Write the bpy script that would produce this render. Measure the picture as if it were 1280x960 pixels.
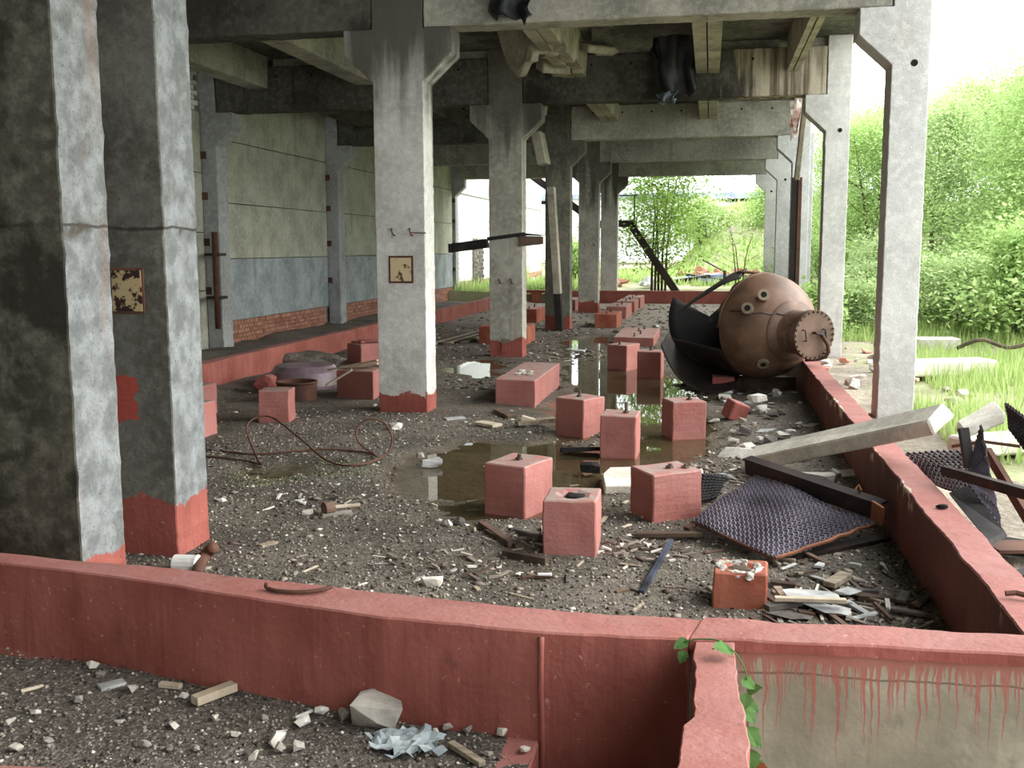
import bpy, bmesh, math, random
import numpy as np
from mathutils import Vector, Matrix, noise as mn

for _o in list(bpy.data.objects): bpy.data.objects.remove(_o)
SC = bpy.context.scene
COL = SC.collection
R0 = random.Random(7)

# ------------------------------------------------------------ camera, sky, exposure
cam = bpy.data.objects.new('camera', bpy.data.cameras.new('camera'))
COL.objects.link(cam)
cam.matrix_world = Matrix(((0.982386,-0.020771,0.185705,0.000000),(0.186828,0.128662,-0.973931,0.000000),(-0.003664,0.991471,0.130277,1.830316),(0,0,0,1)))
cam.data.sensor_width = 36.0; cam.data.sensor_fit = 'HORIZONTAL'
cam.data.lens = 36.3860
cam.data.clip_end = 500
SC.camera = cam
W = bpy.data.worlds.new('overcast_sky'); SC.world = W; W.use_nodes = True
_bg = W.node_tree.nodes['Background']
_bg.inputs[0].default_value = (0.93, 0.97, 1.0, 1); _bg.inputs[1].default_value = 3.3
SC.view_settings.view_transform = 'Standard'; SC.view_settings.look = 'None'
SC.view_settings.gamma = 1.0; SC.view_settings.use_curve_mapping = False
SC.view_settings.exposure = 0.3
_s = bpy.data.lights.new('hazy_sun', 'SUN'); _s.energy = 5.2; _s.angle = math.radians(60); _s.color = (1, .97, .92)
sun = bpy.data.objects.new('hazy_sun', _s); COL.objects.link(sun)
sun.rotation_euler = Vector((-.82, -.26, -.52)).to_track_quat('-Z', 'Y').to_euler()

# ------------------------------------------------------------ helpers
def S(r, g, b):
    f = lambda c: (c/255/12.92 if c/255 <= .04045 else ((c/255+.055)/1.055)**2.4)
    return (f(r), f(g), f(b), 1)

class G:
    """small node-graph writer for one material"""
    def __init__(s, name):
        s.m = bpy.data.materials.new(name); s.m.use_nodes = True
        s.t = s.m.node_tree; s.b = s.t.nodes['Principled BSDF']; s.out = s.t.nodes['Material Output']
        s._pos = None
    def n(s, typ, **k):
        nd = s.t.nodes.new(typ)
        for a, v in k.items(): setattr(nd, a, v)
        return nd
    def put(s, sock, v):
        if v is None: return
        if hasattr(v, 'links') or isinstance(v, bpy.types.NodeSocket): s.t.links.new(v, sock)
        else: sock.default_value = v
    def pos(s):
        if s._pos is None: s._pos = s.n('ShaderNodeNewGeometry').outputs['Position']
        return s._pos
    def island(s): return s.n('ShaderNodeNewGeometry').outputs['Random Per Island']
    def scl(s, v, sc):
        nd = s.n('ShaderNodeVectorMath', operation='MULTIPLY'); s.put(nd.inputs[0], v); nd.inputs[1].default_value = sc
        return nd.outputs[0]
    def noise(s, scale, detail=4, vec=None, rough=.55):
        nd = s.n('ShaderNodeTexNoise'); s.put(nd.inputs['Vector'], vec or s.pos())
        nd.inputs['Scale'].default_value = scale; nd.inputs['Detail'].default_value = detail; nd.inputs['Roughness'].default_value = rough
        return nd.outputs['Fac']
    def voro(s, scale, vec=None, out='Distance', feature='F1'):
        nd = s.n('ShaderNodeTexVoronoi', feature=feature); s.put(nd.inputs['Vector'], vec or s.pos()); nd.inputs['Scale'].default_value = scale
        return nd.outputs[out]
    def ramp(s, f, a, b, va=0., vb=1.):
        nd = s.n('ShaderNodeMapRange'); nd.interpolation_type = 'SMOOTHSTEP'
        s.put(nd.inputs[0], f); nd.inputs[1].default_value = a; nd.inputs[2].default_value = b
        nd.inputs[3].default_value = va; nd.inputs[4].default_value = vb
        return nd.outputs[0]
    def mix(s, f, a, b):
        nd = s.n('ShaderNodeMix', data_type='RGBA'); s.put(nd.inputs[0], f); s.put(nd.inputs[6], a); s.put(nd.inputs[7], b)
        return nd.outputs[2]
    def mul(s, a, b):
        nd = s.n('ShaderNodeMix', data_type='RGBA', blend_type='MULTIPLY'); nd.inputs[0].default_value = 1; s.put(nd.inputs[6], a); s.put(nd.inputs[7], b)
        return nd.outputs[2]
    def ma(s, op, a, b=0.):
        nd = s.n('ShaderNodeMath', operation=op); s.put(nd.inputs[0], a); s.put(nd.inputs[1], b)
        return nd.outputs[0]
    def xyz(s, v=None):
        nd = s.n('ShaderNodeSeparateXYZ'); s.put(nd.inputs[0], v or s.pos()); return nd.outputs
    def bump(s, h, strength=.4, dist=.02):
        nd = s.n('ShaderNodeBump'); s.put(nd.inputs['Height'], h); nd.inputs['Strength'].default_value = strength; nd.inputs['Distance'].default_value = dist
        s.t.links.new(nd.outputs[0], s.b.inputs['Normal'])
    def done(s, col=None, rough=.9, metal=0., spec=.3):
        s.put(s.b.inputs['Base Color'], col); s.put(s.b.inputs['Roughness'], rough); s.put(s.b.inputs['Metallic'], metal)
        s.put(s.b.inputs['Specular IOR Level'], spec)
        return s.m

def paint_color(g):
    n1 = g.noise(2.2, 6); n2 = g.noise(1, 5, g.scl(g.pos(), (22, 22, 2.5)))
    c = g.mix(g.ramp(n1, .3, .7), S(130, 70, 60), S(154, 90, 80))
    c = g.mix(g.ramp(n2, .45, .75, 0, .45), c, S(108, 54, 45))
    up = g.xyz(g.n('ShaderNodeNewGeometry').outputs['Normal'])[2]; c = g.mix(g.ma('MULTIPLY', g.ramp(up, .5, .85), g.ramp(g.noise(4, 5), .3, .7, .3, .7)), c, S(158, 116, 110))
    c = g.mix(g.ramp(g.noise(38, 3), .66, .74, 0, .6), c, S(190, 150, 140))
    c = g.mix(g.ramp(g.noise(5, 6), .62, .78, 0, .55), c, S(82, 52, 45))
    return c

def concrete(name, light=(150, 150, 146), dark=(105, 106, 103), stain=.35, stain_col=(38, 36, 31), red=None, drip=0., patch=None, rust=.0, lo=.5, mottle=.8, face=False, top=0., sootx=None):
    g = G(name); p = g.pos()
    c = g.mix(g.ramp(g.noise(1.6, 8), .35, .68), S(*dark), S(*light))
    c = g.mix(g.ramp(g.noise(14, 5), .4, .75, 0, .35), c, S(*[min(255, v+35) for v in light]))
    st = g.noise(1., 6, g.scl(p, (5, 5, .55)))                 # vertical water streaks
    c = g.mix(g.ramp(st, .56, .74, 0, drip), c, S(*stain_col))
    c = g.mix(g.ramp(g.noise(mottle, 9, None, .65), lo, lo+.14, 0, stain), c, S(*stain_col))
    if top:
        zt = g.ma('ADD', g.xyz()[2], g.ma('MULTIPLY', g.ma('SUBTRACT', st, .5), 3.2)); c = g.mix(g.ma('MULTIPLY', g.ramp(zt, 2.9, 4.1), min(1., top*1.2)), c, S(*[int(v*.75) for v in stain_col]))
    if sootx:
        xx = g.ma('ADD', g.xyz()[0], g.ma('MULTIPLY', g.ma('SUBTRACT', st, .5), 1.6)); cl = g.mix(g.ramp(g.noise(1, 5, g.scl(p, (9, 9, .5))), .38, .62), S(104, 92, 76), S(188, 178, 158))
        c = g.mix(g.ramp(xx, sootx-.1, sootx+.15, 0, .9), c, cl)
    if face:  # front keeps its stains plus a painted shade tone; other sides mixed lighter
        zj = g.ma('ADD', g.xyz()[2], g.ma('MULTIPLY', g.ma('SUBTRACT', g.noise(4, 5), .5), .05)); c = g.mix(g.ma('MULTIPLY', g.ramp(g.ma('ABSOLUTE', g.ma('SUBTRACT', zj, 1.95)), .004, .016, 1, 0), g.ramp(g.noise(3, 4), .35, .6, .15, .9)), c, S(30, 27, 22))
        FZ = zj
        ny = g.xyz(g.n('ShaderNodeNewGeometry').outputs['Normal'])[1]; lit_side = g.mix(g.ramp(g.noise(9, 5), .35, .7), S(102, 105, 104), S(138, 142, 142))
        lit_side = g.mix(g.ramp(g.ma('ABSOLUTE', g.ma('SUBTRACT', FZ, 1.95)), .003, .012, .8, 0), lit_side, S(40, 36, 32)); lit_side = g.mix(g.ma('MULTIPLY', g.ramp(g.ma('ABSOLUTE', g.ma('SUBTRACT', FZ, 1.93)), .0, .09, 1, 0), g.ramp(g.noise(7, 5), .45, .65)), lit_side, S(70, 64, 56)); lit_side = g.mix(g.ramp(g.noise(2.2, 8, None, .7), .55, .72, 0, .4), lit_side, S(82, 82, 78)); lit_side = g.mix(g.ramp(g.voro(22), .05, .12, .7, 0), lit_side, S(48, 46, 42))
        c = g.mix(g.ramp(ny, -.7, -.3, 0, .92), c, lit_side)
    if rust: c = g.mix(g.ramp(g.noise(1, 4, g.scl(p, (4, 4, .4))), .58, .72, 0, rust), c, S(150, 92, 48))
    c = g.mix(g.ramp(g.noise(60, 3), .5, .75, 0, .35), c, S(*[int(v*.6) for v in dark]))
    c = g.mix(g.ramp(g.voro(16), .04, .10, .75, 0), c, S(58, 56, 52))   # small bug holes
    if red:
        z = g.xyz()[2]; h = g.ma('ADD', g.ma('MULTIPLY', g.ma('SUBTRACT', g.noise(3.5, 5), .5), .38), z)
        c = g.mix(g.ramp(h, red-.008, red+.008, 1, 0), c, paint_color(g))
    if patch:
        x0, x1, z0, z1 = patch; o = g.xyz(); w = g.ma('MULTIPLY', g.ma('SUBTRACT', g.noise(14, 4), .5), .12)
        a = g.ma('ADD', o[0], w); b = g.ma('ADD', o[2], w)
        f = g.ma('MULTIPLY', g.ma('MULTIPLY', g.ma('GREATER_THAN', a, x0), g.ma('LESS_THAN', a, x1)), g.ma('MULTIPLY', g.ma('GREATER_THAN', b, z0), g.ma('LESS_THAN', b, z1)))
        c = g.mix(f, c, S(150, 70, 58))
    g.bump(g.ma('ADD', g.noise(45, 5), g.ma('MULTIPLY', g.noise(6, 4), 1.5)), .35, .012)
    return g.done(c, .92, 0, .2)

def plain(name, a, b, scale=4, rough=.85, metal=0., spec=.3, bump=.3, streak=None, bscale=40):
    g = G(name)
    v = g.scl(g.pos(), streak) if streak else None
    c = g.mix(g.ramp(g.noise(scale, 7, v), .34, .68), S(*a), S(*b))
    if bump: g.bump(g.noise(bscale, 4), bump, .01)
    return g.done(c, rough, metal, spec)

M = {}
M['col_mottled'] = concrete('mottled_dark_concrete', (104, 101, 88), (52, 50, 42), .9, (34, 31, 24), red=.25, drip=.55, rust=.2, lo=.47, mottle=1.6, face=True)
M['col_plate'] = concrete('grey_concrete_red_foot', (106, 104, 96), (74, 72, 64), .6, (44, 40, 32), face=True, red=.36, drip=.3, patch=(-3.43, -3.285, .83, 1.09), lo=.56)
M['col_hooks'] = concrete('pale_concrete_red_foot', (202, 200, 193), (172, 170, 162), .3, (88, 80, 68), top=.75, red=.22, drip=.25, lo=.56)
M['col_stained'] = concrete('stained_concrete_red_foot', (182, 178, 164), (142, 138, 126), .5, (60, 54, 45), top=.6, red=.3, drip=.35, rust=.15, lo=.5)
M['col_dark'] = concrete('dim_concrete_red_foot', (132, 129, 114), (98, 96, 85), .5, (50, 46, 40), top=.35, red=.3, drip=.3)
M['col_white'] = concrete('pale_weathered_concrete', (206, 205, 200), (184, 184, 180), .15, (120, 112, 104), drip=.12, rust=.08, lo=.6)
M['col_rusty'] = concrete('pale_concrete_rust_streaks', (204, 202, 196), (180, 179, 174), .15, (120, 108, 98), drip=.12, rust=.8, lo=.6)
M['col_wall'] = concrete('wall_column_concrete', (172, 174, 172), (142, 144, 142), .3, (80, 78, 72), drip=.2)
M['beam'] = concrete('beam_concrete', (172, 168, 155), (130, 128, 118), .4, (62, 57, 48), drip=.35, lo=.52)
M['beam_rust'] = concrete('beam_concrete_streaked', (158, 152, 138), (112, 106, 94), .5, (36, 31, 27), drip=.6, rust=.35, lo=.55)
M['beam_dark'] = concrete('beam_concrete_dark', (98, 96, 87), (70, 68, 62), .7, (32, 29, 25), drip=.6, lo=.48)  # darker concrete tone for panel-wall beams and the farther ribs
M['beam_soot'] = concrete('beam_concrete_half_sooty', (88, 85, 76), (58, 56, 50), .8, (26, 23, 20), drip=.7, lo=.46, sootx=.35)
M['slab'] = concrete('slab_concrete', (128, 127, 118), (86, 85, 78), .75, (30, 28, 24), drip=.3, lo=.46)
M['rib'] = concrete('rib_concrete', (176, 170, 152), (128, 122, 106), .4, (52, 47, 38), drip=.3, lo=.54)
M['panel'] = concrete('wall_panel_concrete', (182, 181, 164), (152, 152, 136), .35, (104, 104, 86), drip=.35, lo=.55)
M['panel_low'] = concrete('wall_panel_concrete_low', (164, 170, 170), (130, 137, 138), .35, (96, 100, 98), drip=.4, lo=.55)
M['debris_concrete'] = concrete('broken_concrete', (196, 192, 182), (150, 146, 136), .3, (84, 78, 68), lo=.55)
M['pile'] = concrete('weathered_pile_concrete', (226, 220, 206), (192, 186, 172), .25, (110, 104, 96), lo=.6)

g = G('red_paint'); g.bump(g.ma('ADD', g.noise(30, 4), g.ma('MULTIPLY', g.noise(1, 4, g.scl(g.pos(), (40, 40, 5))), .5)), .35, .012); M['red'] = g.done(paint_color(g), .72, 0, .3)
g = G('red_paint_chipped_edge'); o = g.xyz(); e_ = g.ma('ABSOLUTE', g.ma('SUBTRACT', o[0], 1.165)); f = g.ma('MULTIPLY', g.ramp(g.ma('ADD', e_, g.ma('MULTIPLY', g.noise(9, 5), .12)), .055, .062, 1, 0), g.ma('MULTIPLY', g.ramp(o[2], .30, .36), g.ramp(g.noise(1.1, 4), .46, .56, .0, 1))); nx = g.xyz(g.n('ShaderNodeNewGeometry').outputs['Normal'])[0]; pc = g.mix(g.ma('MULTIPLY', g.ramp(nx, -.8, -.4, 1, 0), g.ramp(g.noise(1.6, 6), .25, .6, .35, .75)), paint_color(g), S(74, 48, 38)); c = g.mix(f, pc, S(196, 180, 164)); g.bump(g.noise(30, 4), .4, .012); M['red_chipped'] = g.done(c, .75, 0, .3)  # inner face browned by its normal: splash dirt plus painted shade
g = G('red_paint_orange'); c = g.mix(g.ramp(g.noise(3, 6), .35, .65), S(134, 64, 46), S(160, 96, 74)); c = g.mix(g.ramp(g.noise(6, 6), .6, .75, 0, .7), c, S(80, 44, 34)); g.bump(g.noise(30, 4), .3, .012); M['orange'] = g.done(c, .6, 0, .35)
# weathered pedestal: paint on the sides, worn grey top
g = G('red_paint_worn_top'); nz = g.xyz(g.n('ShaderNodeNewGeometry').outputs['Normal'])[2]
f = g.ma('MULTIPLY', g.ramp(nz, .6, .8), g.ramp(g.noise(9, 6), .36, .6)); c = g.mix(f, g.mix(g.ramp(g.noise(2.6, 6), .3, .65, .3, .62), paint_color(g), S(172, 122, 115)), S(150, 134, 126)); g.bump(g.ma('ADD', g.noise(35, 4), g.noise(1, 3, g.scl(g.pos(), (3, 3, 26)))), .4, .012)
M['red_worn'] = g.done(c, .78, 0, .25)
# kerb of the bare pit wall: paint ran down in long drips over pale render
g = G('bare_wall_with_paint_drips'); o = g.xyz(); p = g.pos()
base = g.mix(g.ramp(g.noise(2.5, 7), .35, .7), S(126, 121, 102), S(156, 150, 130)); base = g.mix(g.ramp(g.noise(9, 6), .58, .75, 0, .5), base, S(104, 100, 82))
wob = g.ma('MULTIPLY', g.noise(5, 3), .10)
xs = g.n('ShaderNodeCombineXYZ'); g.put(xs.inputs[0], g.ma('ADD', g.ma('MULTIPLY', o[0], 44.), g.ma('MULTIPLY', wob, 22.)))
ln = g.noise(1., 3, xs.outputs[0], .7); xl = g.n('ShaderNodeCombineXYZ'); g.put(xl.inputs[0], g.ma('MULTIPLY', o[0], 3.))
lim = g.ma('ADD', g.ramp(ln, .44, .72, .03, .48), g.ma('MULTIPLY', g.noise(1., 3, xl.outputs[0]), .10))
dep = g.ma('SUBTRACT', .42, o[2]); dr = g.ramp(g.ma('SUBTRACT', lim, dep), -.004, .012)
bnd = g.ma('MULTIPLY', g.ramp(g.ma('ADD', dep, g.ma('MULTIPLY', g.noise(9, 4), .12)), .10, .16, 1, 0), g.ramp(g.noise(1, 4, g.scl(p, (30, 30, 4))), .4, .6)); ck = g.ramp(g.ma('ABSOLUTE', g.ma('SUBTRACT', g.ma('ADD', dep, g.ma('MULTIPLY', g.noise(4, 4), .05)), .155)), .002, .006, .7, 0)
base = g.mix(ck, base, S(70, 64, 52)); dg = g.n('ShaderNodeCombineXYZ'); g.put(dg.inputs[0], g.ma('MULTIPLY', g.ma('ADD', o[0], g.ma('MULTIPLY', o[2], -.45)), 34.)); spl = g.ma('MULTIPLY', g.ramp(g.noise(1, 2, dg.outputs[0], .6), .66, .70), g.ramp(g.noise(3.2, 2), .56, .64)); dr = g.ma('MAXIMUM', dr, g.ma('MAXIMUM', g.ma('MULTIPLY', bnd, .8), g.ma('MULTIPLY', spl, .8)))
c = g.mix(g.ma('MULTIPLY', dr, .8), base, S(150, 86, 76)); g.bump(g.noise(25, 5), .35, .012); M['drips'] = g.done(c, .85, 0, .25)

def rustmat(name, a, b, c3, metal=.3, rough=.65):
    g = G(name); c = g.mix(g.ramp(g.noise(2.6, 8), .34, .66), S(*a), S(*b)); c = g.mix(g.ramp(g.noise(7, 7), .56, .72, 0, .7), c, S(*c3)); g.bump(g.noise(60, 5), .3, .008)
    return g.done(c, rough, metal, .4)
M['tank'] = rustmat('rusty_boiler_steel', (84, 63, 50), (114, 88, 70), (130, 98, 70), .15, .5)
M['tank_dark'] = rustmat('sooty_boiler_inside', (30, 25, 23), (46, 38, 34), (60, 46, 38), .2, .7)
M['flange'] = rustmat('rusty_flange_steel', (84, 64, 53), (112, 88, 74), (136, 108, 92), .15, .5)
M['rust'] = rustmat('rust', (70, 46, 36), (100, 66, 50), (46, 34, 30), .1, .8)
M['rust_orange'] = rustmat('orange_rust', (108, 66, 42), (138, 88, 58), (72, 46, 34), .05, .8)
M['dark_steel'] = rustmat('dark_steel', (38, 32, 30), (58, 46, 42), (84, 54, 40), .4, .6)
M['mesh_steel'] = rustmat('expanded_metal_steel', (70, 64, 72), (104, 97, 108), (76, 56, 50), .45, .42)
M['mesh_dark'] = rustmat('dark_expanded_metal', (48, 42, 44), (80, 73, 78), (60, 42, 36), .4, .5)
M['nozzle'] = rustmat('pale_pipe_metal', (112, 100, 80), (148, 134, 112), (110, 84, 64), .3, .5)
M['black'] = plain('soot_and_shade_black', (14, 13, 12), (24, 22, 21), 6)  # soot; also imitates shade in holes, trench and the scrap hollow
M['bolt'] = rustmat('bolt_steel', (70, 58, 52), (104, 90, 80), (60, 44, 38), .5, .5)
g = G('cream_paint_plate'); c = g.mix(g.ramp(g.noise(14, 6), .56, .64), S(190, 172, 136), S(88, 56, 40)); M['cream'] = g.done(c, .75)
g = G('peeling_plate_paint'); c = g.mix(g.ramp(g.noise(22, 6), .44, .52), S(46, 30, 24), S(170, 150, 112)); M['peel'] = g.done(c, .8)
M['char'] = plain('charred_steel', (22, 20, 20), (46, 42, 42), 5, .7)
M['tar'] = plain('torn_tar_paper', (20, 20, 22), (52, 54, 58), 3.5, .55, 0, .4)
M['tar_blue'] = plain('weathered_felt', (82, 92, 100), (128, 136, 140), 5, .6)
M['lining'] = plain('torn_lining_sheet', (150, 110, 96), (226, 220, 212), 9, .8)
M['wood'] = plain('weathered_wood', (120, 108, 92), (162, 150, 130), 1, .85, streak=(6, 40, 40))
M['wood_pale'] = plain('pale_split_wood', (176, 160, 138), (206, 194, 172), 6, .85)
M['wood_dark'] = plain('rotten_dark_wood', (52, 42, 34), (86, 72, 58), 5, .85)
M['wood_red'] = plain('reddish_wood', (80, 62, 52), (112, 90, 76), 5, .85)
M['stone'] = plain('grey_stone', (128, 122, 114), (176, 170, 160), 6, .9)
M['stone_white'] = plain('white_stone', (190, 184, 172), (222, 218, 208), 6, .9)
M['stone_dark'] = plain('dark_stone', (70, 66, 62), (104, 98, 92), 6, .9)
M['shingle'] = plain('weathered_slate_board', (132, 134, 134), (186, 186, 182), 7, .8)
M['plastic'] = plain('pale_plastic_sheet', (116, 126, 130), (172, 182, 184), 9, .35, 0, .5)
M['blue_bar'] = plain('blue_grey_steel', (46, 48, 56), (92, 102, 122), 4, .45, .5)
M['white_tube'] = plain('white_plastic', (214, 214, 208), (228, 228, 224), 4, .5)
M['basin'] = plain('purple_grey_enamel', (92, 74, 82), (128, 108, 116), 3, .4, 0, .5)
M['brick'] = None
g = G('brick_faces'); ri = g.island(); c = g.mix(ri, S(146, 92, 74), S(178, 132, 112)); c = g.mix(g.ramp(g.noise(20, 5), .55, .7, 0, .5), c, S(110, 70, 56)); g.bump(g.noise(60, 3), .3, .008); M['brick'] = g.done(c, .9)
g = G('white_brick_faces'); ri = g.island(); c = g.mix(ri, S(214, 216, 214), S(236, 236, 232)); M['white_brick'] = g.done(c, .9)
M['mortar'] = plain('mortar', (118, 112, 104), (146, 140, 130), 10, .95)
M['mortar_w'] = plain('pale_mortar', (168, 172, 174), (186, 188, 188), 10, .95)
g = G('brick_rubble'); ri = g.island(); c = g.mix(ri, S(170, 90, 66), S(206, 180, 160)); M['brick_rubble'] = g.done(c, .9)

# ground: wet gravelly dirt, darker where it lies low
def dirt(name, a, b, wet=True, speck=True, moss=.25):
    g = G(name); z = g.xyz()[2]
    c = g.mix(g.ramp(g.noise(1.3, 8), .35, .68), S(*a), S(*b))
    c = g.mix(g.ramp(g.noise(60, 4), .5, .68, 0, .5), c, S(*[min(255, v+60) for v in b]))
    c = g.mix(g.ramp(g.noise(28, 5), .52, .66, 0, .6), c, S(*[int(v*.55) for v in a]))
    c = g.mix(g.ramp(g.noise(.9, 4), .6, .75, 0, moss), c, S(70, 78, 40))
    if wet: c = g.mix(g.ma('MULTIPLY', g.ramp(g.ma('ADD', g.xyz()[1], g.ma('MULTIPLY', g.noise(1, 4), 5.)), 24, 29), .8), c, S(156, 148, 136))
    r = .9
    if wet:
        w = g.ramp(z, -.022, .022, 1, 0); c = g.mix(g.ma('MULTIPLY', w, .6), c, S(92, 82, 60)); r = g.ramp(z, -.02, .02, .45, .92)
    g.bump(g.ma('ADD', g.noise(70, 4), g.ma('MULTIPLY', g.noise(18, 5), 1.6)), .7, .02)
    return g.done(c, r, 0, .3)
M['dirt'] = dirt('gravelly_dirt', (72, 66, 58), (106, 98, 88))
M['dirt_front'] = dirt('yard_dirt', (78, 71, 64), (112, 104, 95), wet=False, moss=.1)
M['ledge'] = dirt('ledge_dirt', (86, 80, 70), (120, 114, 102), wet=False)
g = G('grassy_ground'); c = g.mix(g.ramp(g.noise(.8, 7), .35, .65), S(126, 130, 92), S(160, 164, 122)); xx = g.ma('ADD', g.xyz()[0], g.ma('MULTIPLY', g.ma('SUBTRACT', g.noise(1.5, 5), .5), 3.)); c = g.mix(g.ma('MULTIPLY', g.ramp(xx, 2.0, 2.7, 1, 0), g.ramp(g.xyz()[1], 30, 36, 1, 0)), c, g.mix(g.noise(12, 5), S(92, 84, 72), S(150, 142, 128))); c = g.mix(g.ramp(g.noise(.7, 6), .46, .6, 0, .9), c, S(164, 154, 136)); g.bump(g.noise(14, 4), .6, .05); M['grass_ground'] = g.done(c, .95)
g = G('gravel_bits'); ri = g.island(); c = g.mix(g.ramp(ri, .0, .75), S(44, 40, 36), S(142, 134, 122)); c = g.mix(g.ramp(ri, .88, .97), c, S(206, 200, 188)); M['gravel'] = g.done(c, .85)
g = G('chips'); ri = g.island(); c = g.mix(ri, S(70, 54, 44), S(160, 150, 136)); c = g.mix(g.ramp(ri, .84, .96), c, S(212, 208, 198)); M['chips'] = g.done(c, .85)
g = G('dark_litter'); ri = g.island(); c = g.mix(ri, S(40, 35, 30), S(120, 110, 98)); c = g.mix(g.ramp(ri, .88, .97), c, S(190, 184, 174)); M['chips_dark'] = g.done(c, .8)
# water
g = G('puddle_water'); lw = g.n('ShaderNodeLayerWeight'); lw.inputs[0].default_value = .5
gl = g.n('ShaderNodeBsdfGlossy'); gl.inputs['Roughness'].default_value = .015
tr = g.n('ShaderNodeBsdfTransparent'); tr.inputs[0].default_value = S(236, 230, 214)
bp = g.n('ShaderNodeBump'); bp.inputs['Strength'].default_value = .02; bp.inputs['Distance'].default_value = .01; g.put(bp.inputs['Height'], g.noise(5, 2)); g.t.links.new(bp.outputs[0], gl.inputs['Normal']); g.t.links.new(bp.outputs[0], lw.inputs['Normal'])
mx = g.n('ShaderNodeMixShader'); fr_ = g.ma('ADD', .02, g.ma('MULTIPLY', .98, g.ma('POWER', lw.outputs['Facing'], 5.))); g.put(mx.inputs[0], fr_); g.put(mx.inputs[1], tr.outputs[0]); g.put(mx.inputs[2], gl.outputs[0]); g.t.links.new(mx.outputs[0], g.out.inputs[0]); M['water'] = g.m
def leafmat(name, a, b, tr_=.4):
    g = G(name); ri = g.island(); c = g.mix(ri, S(*a), S(*b))
    d = g.n('ShaderNodeBsdfDiffuse'); g.put(d.inputs[0], c); t = g.n('ShaderNodeBsdfTranslucent'); g.put(t.inputs[0], c)
    mx = g.n('ShaderNodeMixShader'); mx.inputs[0].default_value = tr_; g.put(mx.inputs[1], d.outputs[0]); g.put(mx.inputs[2], t.outputs[0]); g.t.links.new(mx.outputs[0], g.out.inputs[0]); return g.m
M['leaf'] = leafmat('spring_leaves', (146, 178, 104), (198, 218, 152))
M['leaf_pale'] = leafmat('pale_spring_leaves', (164, 190, 128), (212, 226, 174))
M['leaf_mid'] = leafmat('young_tree_leaves', (116, 150, 66), (172, 198, 112))
M['leaf_dark'] = leafmat('vine_leaves', (66, 104, 58), (106, 142, 84), .3)
M['leaf_red'] = leafmat('vine_leaves_reddish', (120, 60, 44), (140, 84, 56), .3)
M['grass'] = leafmat('grass_blades', (140, 170, 92), (196, 210, 146))
M['bark'] = plain('grey_bark', (74, 66, 54), (110, 98, 82), 5, .95)
M['bldg'] = plain('white_building_paint', (214, 216, 218), (232, 234, 234), 2, .8)
M['roof_blue'] = plain('blue_grey_roof', (116, 126, 150), (150, 158, 178), 2, .6)
g = G('window_glass'); M['glass'] = g.done(S(60, 70, 86), .08, 0, .6)

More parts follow.
